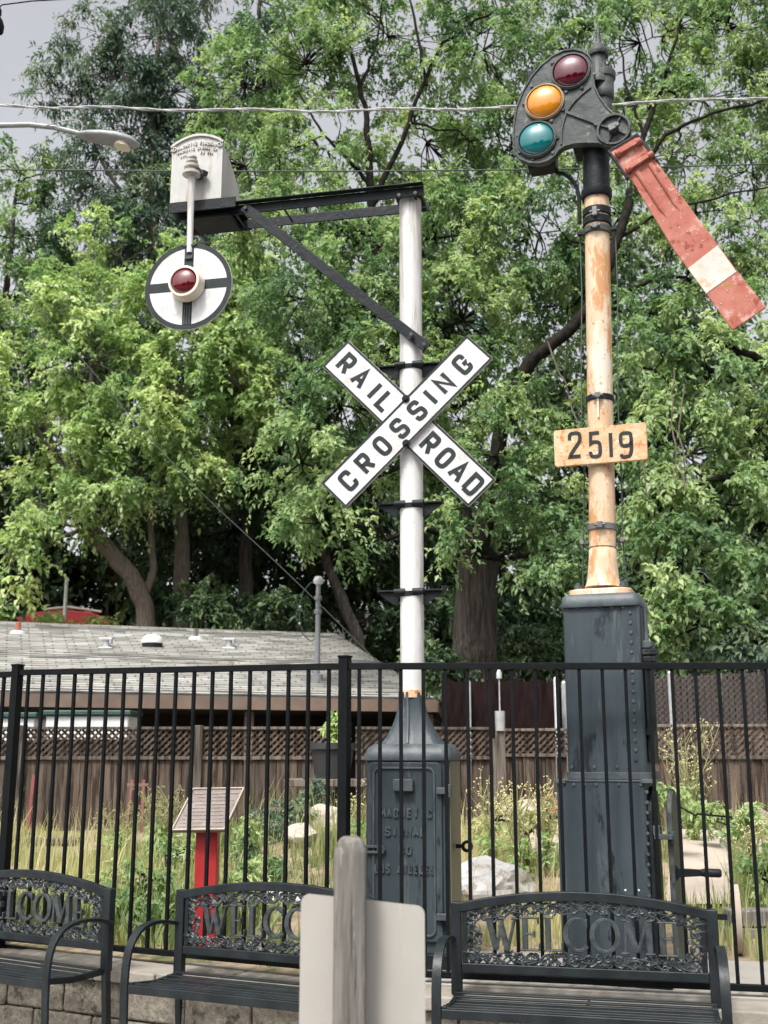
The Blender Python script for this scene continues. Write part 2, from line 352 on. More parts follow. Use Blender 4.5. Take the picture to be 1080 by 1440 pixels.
_bowl = [(0, .48)] + chaikin([(.6, .48), (.88, .48), (1, .58), (1, .9), (.88, 1), (.6, 1)], False, 2)
FONT = {'A': [[(0, 0), (.5, 1), (1, 0)], [(.2, .34), (.8, .34)]], 'C': [_C], 'D': [[(0, 0), (0, 1)] + chaikin([(.5, 1), (.85, 1), (1, .86), (1, .14), (.85, 0), (.5, 0)], False, 2) + [(-.0, 0)]],
        'E': [[(1, 1), (0, 1), (0, 0), (1, 0)], [(0, .5), (.8, .5)]], 'F': [[(1, 1), (0, 1), (0, 0)], [(0, .5), (.8, .5)]],
        'G': [_C[:-1] + [(1, .2), (1, .46), (.55, .46)]], 'I': [[(.5, 0), (.5, 1)]], 'L': [[(0, 1), (0, 0), (1, 0)]],
        'M': [[(0, 0), (0, 1), (.5, .35), (1, 1), (1, 0)]], 'N': [[(0, 0), (0, 1), (1, 0), (1, 1)]], 'O': [_O],
        'R': [[(0, 0), (0, .5)] + [(0, 1)] + _bowl[:0:-1] + [(.0, .48)], [(.5, .48), (1, 0)]], 'S': [_S], 'T': [[(0, 1), (1, 1)], [(.5, 1), (.5, 0)]],
        '1': [[(.5, 0), (.5, 1)]], '2': [chaikin([(0, .72), (0, .9), (.15, 1), (.85, 1), (1, .9), (1, .66), (.75, .5), (.1, .12), (0, 0)], False, 2) + [(1, 0)]],
        '5': [[(.95, 1), (.08, 1), (.03, .55)] + chaikin([(.25, .62), (.8, .62), (1, .5), (1, .12), (.82, 0), (.15, 0), (0, .12), (0, .22)], False, 2)],
        '9': [chaikin([(1, .62), (.85, .46), (.15, .46), (0, .6), (0, .9), (.15, 1), (.85, 1), (1, .9), (1, .3), (.85, .04), (.5, 0), (.1, 0), (.02, .12)], False, 2)]}
def glyph(mb, ch, c, w, h, sw, y0, y1, ex=(1, 0), ez=(0, 1)):
    """letter centred at c, baseline along ex"""
    for k, st in enumerate(FONT[ch]):
        closed = ch == 'O'
        pts = []
        for (x, z) in st:
            a, b = (x - .5) * (w - sw), (z - .5) * (h - sw)
            pts.append((c[0] + a * ex[0] + b * ez[0], c[1] + a * ex[1] + b * ez[1]))
        mb.ribbon(pts, sw, y0 - k * .0005, y1, closed)
    return mb
def text_line(parent, word, c, width, h, sw, y0, y1, mat, name='letter', asp=.6, joined=False):
    n = len(word); step = width / n; mb = MB()
    for i, ch in enumerate(word):
        if ch == ' ': continue
        u = c[0] - width / 2 + step * (i + .5); w = min(h * asp, step * .78)
        if ch in 'MW': w = min(w * 1.2, step * .92)
        if joined: glyph(mb, ch, (u, c[1]), w, h, sw, y0, y1)
        else:
            b = MB(); glyph(b, ch, (u, c[1]), w, h, sw, y0, y1); b.build(name, mat, parent)
    if joined: return mb.build(name, mat, parent)
# ================================================================== the setting
G = 0.41                                   # level of the garden and of the wall cap above the bench paving
def plan(px, py, Y):
    d = ray(px, py); return Vector((d.x / d.y * Y, Y))
PA, PB, PC = plan(24, 950, 6.95), plan(485, 950, 5.95), plan(1112, 950, 5.46)
def seg_frame(a, b, o):
    d = (b - a).normalized(); return Fr(o.x, o.y, 0, math.atan2(-d.y, d.x))
FL, FRt = seg_frame(PA, PB, PB), seg_frame(PB, PC, PB)
def Pz(px, py, z):
    d = ray(px, py); k = (z - EYE) / d.z; return Vector((d.x * k, d.y * k, z))
def terr(x, y):
    h = G + .058 * min(max(0, y - 6.7), 5.7) + .035 * math.sin(x * 1.7 + y * .9) * min(1, max(0, (y - 6.9)))
    h += .26 * math.exp(-((x + .62) / .75) ** 2 - ((y - 9.6) / 1.1) ** 2)        # rock pile left of the crossing signal
    h += .06 * math.exp(-((x - 1.5) / .9) ** 2 - ((y - 11.0) / 1.6) ** 2)
    h += .0 * math.exp(-((x - 3.4) / .8) ** 2 - ((y - 9.2) / 1.8) ** 2)
    if y > 22: h += (y - 22) * .20
    return h
# the pavement where the benches stand
mb = MB(); mb.add([(-60, -30, 0), (60, -30, 0), (60, 9, 0), (-60, 9, 0)], [(0, 1, 2, 3)])
o = mb.build('pavement', M['concrete']); o['kind'] = 'structure'
# garden ground, from the wall to the hill behind
def wall_y(x):                             # line of the fence in plan
    if x < PB.x:
        t = (x - PA.x) / (PB.x - PA.x); return PA.y + (PB.y - PA.y) * t
    t = (x - PB.x) / (PC.x - PB.x); return PB.y + (PC.y - PB.y) * t
xs = [-60, -40, -25, -15, -10] + [-7 + .25 * i for i in range(57)] + [10, 15, 25, 40, 60]
fr = [0, .03, .06, .1, .14, .18, .22, .26, .3, .34, .38, .42, .46, .5, .54, .58, .62, .66, .7, .76, .82, .9, 1.0]
rows = []
for x in xs:
    y0 = max(wall_y(x) + .02, 4.2) if -8 < x < 8 else 9
    r = [(x, y0 + (15 - y0) * t) for t in fr] + []
    rows.append([(a, b, terr(a, b)) for a, b in r])
mb = MB(); mb.loft(rows, cap=False, closed=False)
o = mb.build('garden_ground', M['dirt'], smooth=True, ang=80); o['kind'] = 'structure'
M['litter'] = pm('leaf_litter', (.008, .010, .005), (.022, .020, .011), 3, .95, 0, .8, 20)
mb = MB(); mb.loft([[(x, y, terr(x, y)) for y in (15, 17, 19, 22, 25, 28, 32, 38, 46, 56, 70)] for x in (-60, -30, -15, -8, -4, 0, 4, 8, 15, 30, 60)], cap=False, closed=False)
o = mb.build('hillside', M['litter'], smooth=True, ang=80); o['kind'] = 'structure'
mb = MB(); mb.add([(-60, -30, .004), (60, -30, .004), (60, 3.6, .004), (-60, 3.6, .004)], [(0, 1, 2, 3)])
o = mb.build('road', pm('asphalt', (.04, .04, .042), (.065, .064, .066), 8, .9, 0, .5, 60)); o['kind'] = 'structure'
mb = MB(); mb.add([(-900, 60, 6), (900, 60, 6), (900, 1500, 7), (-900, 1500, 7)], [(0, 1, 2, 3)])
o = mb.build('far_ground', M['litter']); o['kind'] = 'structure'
# concrete strip behind the fence and the path to the right
mb = MB()
mb.prism([(0, 0), (0, 0)], 0, 0) if False else None
pts = [FRt.world(-.15, -.02, 0), FRt.world(5.8, -.02, 0), FRt.world(5.8, .95, 0), FRt.world(-.15, .95, 0)]
mb.add([(p.x, p.y, G - .05) for p in pts] + [(p.x, p.y, G + .012) for p in pts], [(4, 5, 6, 7), (0, 1, 5, 4), (1, 2, 6, 5), (2, 3, 7, 6), (3, 0, 4, 7)])
o = mb.build('concrete_apron', M['concrete'], bevel=.006); o['kind'] = 'structure'
pa, pb = Pz(935, 1290, G), Pz(1032, 1290, G); pc, pd = Pz(1026, 1172, .70), Pz(956, 1166, .70)
mb = MB(); q = [pa, pb, pc, pd]
ls = [[a.lerp(b2_, t) for t in (0, .2, .4, .6, .8, 1)] for a, b2_ in ((pa, pd), (pb, pc))]
for dz in (.035,): mb.loft([[(p.x, p.y, terr(p.x, p.y) + dz) for p in l_] for l_ in ls], False, False); mb.loft([[(p.x, p.y, terr(p.x, p.y) + d_) for p in l_] for l_, d_ in ((ls[0], .0348), (ls[0], -.1))], False, False); mb.loft([[(p.x, p.y, terr(p.x, p.y) + d_) for p in l_] for l_, d_ in ((ls[1], .0348), (ls[1], -.1))], False, False)
o = mb.build('path', M['path']); o['kind'] = 'structure'

# ------------------------------------------------------------------ retaining wall: cap stones and split blocks
wall = empty('retaining_wall', (PB.x, PB.y, 0)); tag(wall, 'low block retaining wall with concrete cap below the black fence', 'wall')
def seg_piece(fr, u0, u1, v0, v1, z0, z1, name, mat, bevel=.008, jit=0):
    vs = []
    for z in (z0, z1):
        for u, v in ((u0, v0), (u1, v0), (u1, v1), (u0, v1)):
            p = fr.world(u, v, z); vs.append((p.x - PB.x + random.uniform(-jit, jit), p.y - PB.y + random.uniform(-jit, jit), z + random.uniform(-jit, jit)))
    b = MB(); b.add(vs, [(0, 3, 2, 1), (4, 5, 6, 7), (0, 1, 5, 4), (1, 2, 6, 5), (2, 3, 7, 6), (3, 0, 4, 7)])
    return b.build(name, mat, wall, bevel=bevel)
mb = MB()
for fr, a, b in ((FL, -4.6, 0), (FRt, 0, 5.9)):
    vs = []
    for z in (0, G - .07):
        for u, v in ((a, -.175), (b, -.175), (b, .1), (a, .1)):
            p = fr.world(u, v, z); vs.append((p.x - PB.x, p.y - PB.y, z))
    mb.add(vs, [(0, 3, 2, 1), (4, 5, 6, 7), (0, 1, 5, 4), (1, 2, 6, 5), (2, 3, 7, 6), (3, 0, 4, 7)])
mb.build('core', M['cap'], wall)
u = -4.6
while u < -.06:
    L = random.uniform(.33, .42); e = min(u + L, -.01)
    seg_piece(FL, u + .004, e - .004, -.245, .09, G - .068, G + random.uniform(-.004, .004), 'cap_stone', M['cap'], .012, .004); u = e
u = .0
while u < 5.8:
    L = 1.22; seg_piece(FRt, u + .003, u + L - .003, -.26, -.025, G - .066, G, 'cap_stone', M['cap'], .01); u += L
for fr, a, b in ((FL, -4.6, -.05), (FRt, .02, 5.9)):
    for k, (z0, z1) in enumerate(((-.02, .155), (.16, .338))):
        u = a + (.2 if k else 0)
        while u < b - .05:
            L = .40; e = min(u + L, b)
            seg_piece(fr, u + .004, e - .004, -.215 + random.uniform(-.006, .006), -.16, z0, z1, 'block', M['block'], .014, .004); u = e

# ------------------------------------------------------------------ black steel fence
fence = empty('steel_fence', (PB.x, PB.y, G)); tag(fence, 'black steel picket fence on the retaining wall behind the benches', 'fence')
def on_seg(px, fr):                        # u of the fence line seen at that pixel column
    d = ray(px, 955); n = fr.ey; k = fr.o.dot(n) / (d.x * n.x + d.y * n.y)
    q = Vector((d.x * k, d.y * k, 0)) - fr.o; return q.dot(fr.ex)
def zt(px, py, fr):
    u = on_seg(px, fr); p = fr.world(u, 0, 0); return P(px, py, p.y).z
uA, uC = on_seg(24, FL), on_seg(1112, FRt)
TL = lambda u: zt(485, 937, FL) + (zt(24, 946, FL) - zt(485, 937, FL)) * u / uA
TR = lambda u: zt(485, 937, FL) + (zt(1078, 937, FRt) - zt(485, 937, FL)) * u / uC
BLo, BRo = G + .055, G + .05
PLEFT = [40, 60, 82, 104, 127, 150, 174, 198, 222, 247, 273, 299, 325, 351.5, 378.5, 406, 434, 462.5]
PRIGHT = [505.5, 534.5, 564, 595, 626, 657, 688.5, 720, 752, 783.5, 814.5, 847.5, 880, 913, 945, 978, 1011, 1044, 1078]
def loc(fr, u, v, z):
    p = fr.world(u, v, z); return (p.x - PB.x, p.y - PB.y, z - G)
us = [on_seg(p, FL) for p in PLEFT]; du = (us[-1] - us[0]) / (len(us) - 1)
left_u = [us[0] + du * i for i in range(len(us))]
left_u = [.5 * (a + b) for a, b in zip(us, left_u)]
extra = [uA - .105 - .115 * i for i in range(9)]
def picket(fr, u, z0, z1):
    w = .0085; b = MB(); lean = random.uniform(-.0015, .0015)
    vs = [loc(fr, u + i * w + (lean if z > 1 else 0), j * w, z) for z in (z0, z1) for i, j in ((-1, -1), (1, -1), (1, 1), (-1, 1))]
    b.add(vs, [(0, 3, 2, 1), (4, 5, 6, 7), (0, 1, 5, 4), (1, 2, 6, 5), (2, 3, 7, 6), (3, 0, 4, 7)]); b.build('picket', M['fence'], fence)
for u in left_u + extra: picket(FL, u, BLo, TL(u) - .004)
for p in PRIGHT:
    u = on_seg(p, FRt); picket(FRt, u, BRo, TR(u) - .004)
def rail(fr, a, b, za, zb, h, name='rail'):
    m = MB(); w = .016
    vs = [loc(fr, u, j * w, z + k * h / 2) for u, z in ((a, za), (b, zb)) for j, k in ((-1, -1), (1, -1), (1, 1), (-1, 1))]
    m.add(vs, [(0, 1, 2, 3), (7, 6, 5, 4), (0, 4, 5, 1), (1, 5, 6, 2), (2, 6, 7, 3), (3, 7, 4, 0)]); m.build(name, M['fence'], fence, bevel=.003)
rail(FL, uA + .02, -.02, TL(uA), TL(0), .034); rail(FL, uA + .02, -.02, BLo, BLo, .03)
rail(FL, uA - 1.2, uA - .02, TL(uA) - .02, TL(uA) - .008, .034); rail(FL, uA - 1.2, uA - .02, BLo, BLo, .03)
for i in range(19): picket(FRt, uC + .118 * (i + 1), BRo, TR(uC) - .004)
rail(FRt, uC + .02, uC + 2.34, TR(uC), TR(uC), .034); rail(FRt, uC + .02, uC + 2.34, BRo, BRo, .03)
rail(FRt, .02, uC - .02, TR(0), TR(uC), .034); rail(FRt, .02, uC - .02, BRo, BRo, .03)
for fr, u, top in ((FL, 0, TL(0) + .045), (FL, uA, TL(uA) + .04), (FRt, uC, TR(uC) + .045), (FRt, uC + 2.36, TR(uC) + .045)):
    m = MB(); w = .0265
    for w_, z0, z1 in ((w, G - .02, top), (w + .004, top, top + .012)):
        vs = [loc(fr, u + i * w_, j * w_, z) for z in (z0, z1) for i, j in ((-1, -1), (1, -1), (1, 1), (-1, 1))]
        m.add(vs, [(0, 3, 2, 1), (4, 5, 6, 7), (0, 1, 5, 4), (1, 2, 6, 5), (2, 3, 7, 6), (3, 0, 4, 7)])
    m.build('post', M['fence'], fence, bevel=.003)

# ------------------------------------------------------------------ wooden fence with lattice top, across the back of the garden
WY = 12.4
wf = empty('wooden_fence', (0, WY, .4)); tag(wf, 'weathered board fence with diagonal lattice top behind the garden', 'fence')
def zz(py, Y=WY): return P(540, py, Y).z
zt0, zl0, zb0 = zz(1024) - .4, zz(1066) - .4, .0
def wood_span(x0, x1, y0, y1, top, low):
    n = max(1, round((x1 - x0) / .118)); st = (x1 - x0) / n
    for i in range(n):
        x = x0 + st * (i + .5); t = (x - x0) / (x1 - x0); y = y0 + (y1 - y0) * t - WY
        b = MB(); b.box((x, y + random.uniform(-.006, .006), (low - .02) / 2), (st - random.uniform(.004, .012), .018, low - .02 + random.uniform(-.01, .0)))
        b.build('board', M['board'], wf)
    for z, h in ((top, .03), (low, .035)):
        b = MB(); b.bar((x0, y0 - WY - .012, z), (x1, y1 - WY - .012, z), .055, h); b.build('rail', M['lattice'], wf, bevel=.004)
    b = MB(); H = top - low - .03; s = .074; k = -H
    while k < (x1 - x0):
        for sg, dy in ((1, -.010), (-1, .006)):
            a, e = (k, k + H) if sg > 0 else (k + H, k)
            p0, p1 = [a, 0.0], [e, H]
            for q, r in ((p0, p1), (p1, p0)):           # clip to the bay
                if q[0] < 0: f = (0 - q[0]) / (r[0] - q[0]); q[0], q[1] = 0, q[1] + (r[1] - q[1]) * f
                if q[0] > x1 - x0: f = (q[0] - (x1 - x0)) / (q[0] - r[0]); q[0], q[1] = x1 - x0, q[1] + (r[1] - q[1]) * f
            if abs(p0[0] - p1[0]) < .02: continue
            t0, t1 = p0[0] / (x1 - x0), p1[0] / (x1 - x0)
            b.bar((x0 + p0[0], y0 + (y1 - y0) * t0 - WY + dy, low + .015 + p0[1]), (x0 + p1[0], y0 + (y1 - y0) * t1 - WY + dy, low + .015 + p1[1]), .010, .024)
        k += s
    o = b.build('lattice', M['board'], wf); o['kind'] = 'stuff'
def X(px, Y=WY): return P(px, 1040, Y).x
posts = [-90, 68/2.16*1 + 0, 279, 485]
posts = [X(-200), X(31), X(279), X(500)]
for a, b in zip(posts[:-1], posts[1:]): wood_span(a + .05, b - .05, WY, WY, zt0, zl0)
for x in posts[1:3]:
    b = MB(); b.box((x, -.03, (zt0 + .03) / 2), (.11, .10, zt0 + .03)); b.build('post', M['lattice'], wf, bevel=.01)
wood_span(X(500), X(700) - .05, WY, WY + .2, zt0, zl0)
wood_span(X(700) + .05, X(905), WY + .2, WY - .1, zz(1026) - .4, zz(1062) - .4)
wood_span(X(905) + .02, X(1180), WY - .1, WY - .4, zz(1021) - .4, zz(1065) - .4); wood_span(X(1180) + .02, X(1460), WY - .4, WY - .7, zz(1021) - .4, zz(1065) - .4)
b = MB(); b.box((X(700), .15, .62), (.1, .1, 1.32)); b.build('post', M['lattice'], wf, bevel=.01)
b = MB(); b.box((X(905), -.14, .62), (.1, .1, 1.3)); b.build('post', M['lattice'], wf, bevel=.01)

# ------------------------------------------------------------------ chain-link fence with privacy slats behind it
CY_ = 13.4
cf = empty('chain_link_fence', (0, CY_, .4)); tag(cf, 'tall chain-link fence with brown privacy slats right of the tree trunk', 'fence')
def XC(px): return P(px, 1000, CY_).x
x0, x1 = XC(792), XC(1460); n = int((x1 - x0) / .07); th = lambda x: P(900, 962 - min(1, (x - x0) / (XC(1190) - x0)) * 24, CY_).z - .4
for i in range(n):
    x = x0 + (x1 - x0) * (i + .5) / n; h = th(x)
    b = MB(); b.box((x, 0, h / 2), (.058, .006, h)); b.build('slat', M['slat'], cf)
b = MB(); s = .075                                        # the diamond wire mesh
for i in range(-32, int((x1 - x0) / s)):
    for sg in (1, -1):
        a = x0 + i * s; H = 2.05; pts = []
        xa, xb = (a, a + H) if sg > 0 else (a + H, a)
        za, zb_ = 0.0, H
        lo, hi = x0, x1
        p0, p1 = [xa, za], [xb, zb_]
        for q, r in ((p0, p1), (p1, p0)):
            if q[0] < lo: f = (lo - q[0]) / (r[0] - q[0]); q[0], q[1] = lo, q[1] + (r[1] - q[1]) * f
            if q[0] > hi: f = (q[0] - hi) / (q[0] - r[0]); q[0], q[1] = hi, q[1] + (r[1] - q[1]) * f
        if abs(p0[0] - p1[0]) < .02: continue
        b.bar((p0[0], -.009 - .003 * sg, p0[1]), (p1[0], -.009 - .003 * sg, p1[1]), .004, .005)
o = b.build('wire_mesh', pm('brown_wire', (.10, .085, .078), (.17, .15, .14), 20, .6), cf); o['kind'] = 'stuff'
for px, top in ((793, 962), (943, 948), (1085, 944), (1240, 942), (1400, 942)):
    b = MB(); x = XC(px); zt_ = P(px, top, CY_).z - .4; b.lathe([(.03, 0), (.03, zt_), (.034, zt_ + .005), (.02, zt_ + .03)], (x, -.05, 0), (x, -.05, 1), 10); b.build('pole', M['steel'], cf, True)
mf = empty('screened_fence', (0, 13.1, .4)); tag(mf, 'dark maroon screened fence panel at the foot of the tree trunk', 'fence')
xa, xb = P(621, 1000, 13.1).x, P(790, 1000, 13.1).x
b = MB(); N = 26
ring = []
for k, z in enumerate((0, .5, 1.0, P(700, 957, 13.1).z - .4)):
    ring.append([(xa + (xb - xa) * i / N, .02 * math.sin(i * 1.9 + k) + .012 * math.sin(i * .7 + 2 * k), z + (.02 * math.sin(i * 1.3) if k == 3 else 0)) for i in range(N + 1)])
b.loft(ring, False, False); o = b.build('screen', M['screen'], mf, True, ang=80)
so = o.modifiers.new('thick', 'SOLIDIFY'); so.thickness = .006
for px, top, bot in ((659, 960, 1060), (782, 955, 1030)):
    b = MB(); x = P(px, 1000, 13.05).x; zt_ = P(px, top, 13.05).z - .4
    b.lathe([(.028, 0), (.028, zt_), (.018, zt_ + .02)], (x, -.09, 0), (x, -.09, 1), 10); b.build('pole', M['steel'], mf, True)

# ------------------------------------------------------------------ low house with grey shingle roof
hs_ = empty('low_house', (P(300, 1000, 16).x, 16, G)); tag(hs_, 'low building with long grey shingle roof and brown fascia left of the signal', 'building')
ho = hs_.location
e0, e1 = P(-140, 968, 13.6), P(614, 983, 15.9); r0, r1 = P(-140, 874, 19.0), P(474, 893, 21.2)
ez = e1.z; e0 = Pz(-160, 970, ez)
# the roof is its own mesh laid in the slope so that shingle rows run along the eave
ax = (e1 - e0).normalized(); nrm = ax.cross((r1 - e1)).normalized(); ay = nrm.cross(ax).normalized()
if ay.z < 0: ay = -ay; 
nrm = ax.cross(ay)
Mx = Matrix((ax, ay, nrm)).transposed().to_4x4(); Mx.translation = e0
inv = Mx.inverted()
poly = [inv @ p for p in (e0, e1, r1, r0)]
b = MB(); n = 4
ymax = (poly[2].y + poly[3].y) / 2; xl_ = lambda y: poly[0].x + (poly[3].x - poly[0].x) * y / ymax; xr_ = lambda y: poly[1].x + (poly[2].x - poly[1].x) * y / ymax
ncr = int(ymax / .155); rr_ = random.Random(4)
for i in range(ncr):                                       # lapped courses of shingles, each with its own butt edge
    ya, yb = ymax * i / ncr, ymax * (i + 1) / ncr; seg = 26
    lo_ = [(xl_(ya) + (xr_(ya) - xl_(ya)) * k / seg, ya + rr_.uniform(-.008, .008), .026 + rr_.uniform(-.004, .006)) for k in range(seg + 1)]
    hi_ = [(xl_(yb) + (xr_(yb) - xl_(yb)) * k / seg, yb + .01, .004) for k in range(seg + 1)]
    b.loft([[(x_, y_, z_ - .022) for x_, y_, z_ in lo_], lo_, hi_], False, False)
b.add([(p.x, p.y, -.002) for p in poly] + [(p.x, p.y, -.06) for p in poly], [(7, 6, 5, 4), (0, 4, 5, 1), (1, 5, 6, 2), (2, 6, 7, 3), (3, 7, 4, 0)])
roof = b.build('roof', M['roof'], hs_); roof.matrix_parent_inverse = Matrix.Translation(-ho); roof.matrix_basis = Mx
back = e1 + (r1 - e1) * 1.0; bk1 = Vector((r1.x + 2.2, r1.y + 3.4, ez)); bk0 = Vector((r0.x, r0.y + 4.5, ez))
b = MB(); W = lambda p: (p.x - ho.x, p.y - ho.y, p.z - ho.z)
b.add([W(e1), W(r1), W(bk1)], [(0, 1, 2)]); b.add([W(r0), W(r1), W(bk1), W(bk0)], [(0, 1, 2, 3)])
b.build('rear_roof', M['brown_trim'], hs_)
b = MB(); dz = Vector((0, 0, -.10)); ins = Vector((0, .03, 0))
b.bar(W(e0 + dz + ins), W(e1 + dz + ins), .05, .16); b.build('fascia', M['brown_trim'], hs_)
b = MB(); b.bar(W(e1 + dz + ins), W(bk1 + dz), .05, .16); b.build('fascia', M['brown_trim'], hs_)
b = MB(); q0, q1 = e0 + Vector((0, .1, -.19)), e1 + Vector((-.1, .1, -.19)); q2, q3 = bk1 + Vector((-.3, -.3, -.19)), bk0 + Vector((0, -.3, -.19))
b.add([W(q0), W(q1), W(q2), W(q3)], [(0, 1, 2, 3)]); b.build('soffit', M['dark'], hs_)
b = MB(); w0, w1 = e0 + Vector((0, 2.2, 0)), e1 + Vector((-1.2, 2.4, 0))
vs = [W(w0 + Vector((0, 0, -.2))), W(w1 + Vector((0, 0, -.2))), W(w1 + Vector((0, 0, -2.6))), W(w0 + Vector((0, 0, -2.6)))]
vs += [(a, c + .15, d) for a, c, d in vs]
b.add(vs, [(0, 1, 2, 3), (7, 6, 5, 4), (0, 4, 5, 1), (1, 5, 6, 2), (2, 6, 7, 3), (3, 7, 4, 0)]); b.build('wall', M['dark'], hs_)
for t in (.28, .62, .985):
    p = e0 + (e1 - e0) * t; b = MB(); b.box((p.x - ho.x, p.y - ho.y + .3, (ez - .2 - G) / 2), (.12, .12, ez - .2 - G)); b.build('post', M['brown_trim'], hs_)
def on_roof(px, py):
    d = ray(px, py); c = Vector((0, 0, EYE)); k = (e0 - c).dot(nrm) / d.dot(nrm); return c + d * k
def roof_thing(fn, px, py, label, cat, group=None):
    p = on_roof(px, py); e = empty(fn.__name__, p); fn(e); e.scale = (.62, .62, .62) if fn.__name__ != 'plumbing_vent' else (.8, .8, .8); return tag(e, label, cat, group)
def plumbing_vent(e):
    b = MB(); b.lathe([(.17, -.04), (.16, .03), (.09, .06)], (0, 0, 0), (0, 0, 1), 14); b.build('flashing', M['metal_white'], e, True)
    b = MB(); b.lathe([(.055, .0), (.055, .22), (.045, .225), (.045, .2)], (0, 0, 0), (0, 0, 1), 12); b.build('pipe', M['old_wood'] if e.name.endswith('1') else M['blade_red'], e, True)
def dome_vent(e):
    b = MB(); b.lathe([(.27, -.1), (.27, .10)], (0, 0, 0), (0, 0, 1), 20); b.build('collar', M['iron'], e, True)
    b = MB(); b.lathe([(.28, .10), (.285, .16), (.25, .25), (.17, .31), (.02, .335)], (0, 0, 0), (0, 0, 1), 20); b.build('dome', M['metal_white'], e, True)
def hooded_vent(e):
    b = MB(); b.box((0, 0, -.02), (.34, .3, .06)); b.build('flashing', M['metal_white'], e, bevel=.01)
    b = MB(); b.lathe([(.09, -.02), (.09, .2)], (0, 0, 0), (0, 0, 1), 12); b.build('duct', M['steel'], e, True)
    b = MB(); b.box((0, 0, .22), (.34, .26, .06)); b.box((.12, 0, .16), (.05, .24, .1)); b.build('hood', M['steel'], e, bevel=.012)
roof_thing(plumbing_vent, 25, 891, 'reddish vent pipe standing at the far left of the shingle roof', 'vent pipe', 'vents on the shingle roof')
roof_thing(plumbing_vent, 275, 899, 'brownish vent pipe on white flashing near the ridge right of the dome vent', 'vent pipe', 'vents on the shingle roof')
roof_thing(dome_vent, 214, 910, 'white dome vent with dark collar on the shingle roof', 'roof vent', 'vents on the shingle roof')
roof_thing(hooded_vent, 149, 911, 'small hooded metal vent left of the white dome vent', 'roof vent', 'vents on the shingle roof')
roof_thing(hooded_vent, 322, 911, 'small hooded metal vent amid leaf litter on the right of the shingle roof', 'roof vent', 'vents on the shingle roof')
# white bins with green lids under the eave
for k, (a, b_, top, lab) in enumerate(((-30, 52, 1003, 'white bin with green lid at the far left under the eave'), (60, 184, 1000, 'long white bin with green lid under the shingle roof eave'))):
    YB = 13.2; xa, xb = P(a, 1020, YB).x, P(b_, 1020, YB).x; zt_ = P(100, top, YB).z
    e = empty('storage_bin', ((xa + xb) / 2, YB, terr(0, YB))); h = zt_ - e.location.z; w = xb - xa
    b = MB(); b.box((0, .3, h - .19), (w - .06, .6, .28)); b.build('body', M['metal_white'], e, bevel=.02)
    b = MB(); b.box((0, .34, (h - .34) / 2), (w - .1, .5, h - .34)); b.build('stand', M['dark'], e)
    b = MB(); b.box((0, .3, h - .02), (w, .68, .06)); b.build('lid', pm('green_lid%d' % k, (.02, .06, .05), (.03, .08, .065), 5, .5), e, bevel=.015)
    tag(e, lab, 'bin', 'white bins with green lids under the eave')
# lamp post with string lights beside the roof
YL = 15.2
pb_ = on_roof(446, 957); YL = pb_.y; pt = P(444, 822, YL)
e = empty('garden_lamp_post', (pb_.x, YL, pb_.z - .02)); H = pt.z - e.location.z
b = MB(); b.lathe([(.09, 0), (.09, .1), (.04, .12), (.035, H), (.03, H + .02)], (0, 0, 0), (0, 0, 1), 12); b.build('pole', M['lamp_grey'], e, True)
b = MB(); b.lathe([(.035, 0), (.07, .02), (.08, .06), (.05, .12), (.01, .13)], (0, 0, H), (0, 0, H + 1), 14); b.build('lamp_head', M['metal_white'], e, True)
for z in (H * .72, H * .86):
    b = MB(); b.lathe([(.055, -.03), (.06, 0), (.055, .03)], (0, 0, z), (0, 0, z + 1), 12); b.build('collar', M['lamp_grey'], e, True)
arc = [(-.02, 0, H + .05), (-.12, 0, H + .02), (-.22, 0, H - .1), (-.27, 0, H - .3), (-.27, 0, H - .55), (-.22, 0, H - .75), (-.1, 0, H - .85), (-.03, 0, H - .8)]
b = MB(); b.tube(arc, .009, 6); b.build('cable', M['wire_dark'], e, True)
for q in arc[3:]:
    b = MB(); b.dome((q[0], q[2] - .03), .02, .02, .04, 8, 3); b.build('bulb', M['metal_white'], e, True)
tag(e, 'slim grey lamp post with drooping cable standing on the shingle roof', 'lamp post')
# red rail wagon roof peeping over the ridge
YR = 27.0
c0, c1 = P(14, 880, YR), P(170, 880, YR); e = empty('red_wagon', ((c0.x + c1.x) / 2, YR, terr(0, YR))); L = c1.x - c0.x; zt_ = P(98, 859, YR).z - e.location.z
prof = [(-L / 2, zt_ - .30), (-L / 2 + .2, zt_ - .20), (-L * .25, zt_ - .05), (0, zt_), (L * .25, zt_ - .06), (L / 2 - .3, zt_ - .20), (L / 2, zt_ - .34)]
b = MB(); b.prism(prof + [(L / 2, zt_ - .5), (-L / 2, zt_ - .5)], -.2, 3.0); b.build('roof', M['red'], e, bevel=.02)
b = MB(); b.box((0, 1.4, (zt_ - .5) / 2), (L - .2, 2.9, zt_ - .5)); b.build('body', M['red'], e, bevel=.02)
b = MB(); b.tube([(-L * .22, .2, zt_ + .06), (0, .2, zt_ + .12), (L * .3, .2, zt_ + .0)], .035, 6); b.build('roof_walk', M['blade_white'], e)
tag(e, 'arched red wagon roof peeping over the shingle roof ridge', 'wagon')
e = P(92, 845, 24.0); b = MB(); b.lathe([(.04, -2.5), (.04, .5), (.03, .52)], (e.x, e.y, e.z), (e.x, e.y, e.z + 1), 10)
tag(b.build('white_pipe', M['metal_white'], None, True), 'thin white pipe standing above the red wagon roof', 'pipe')
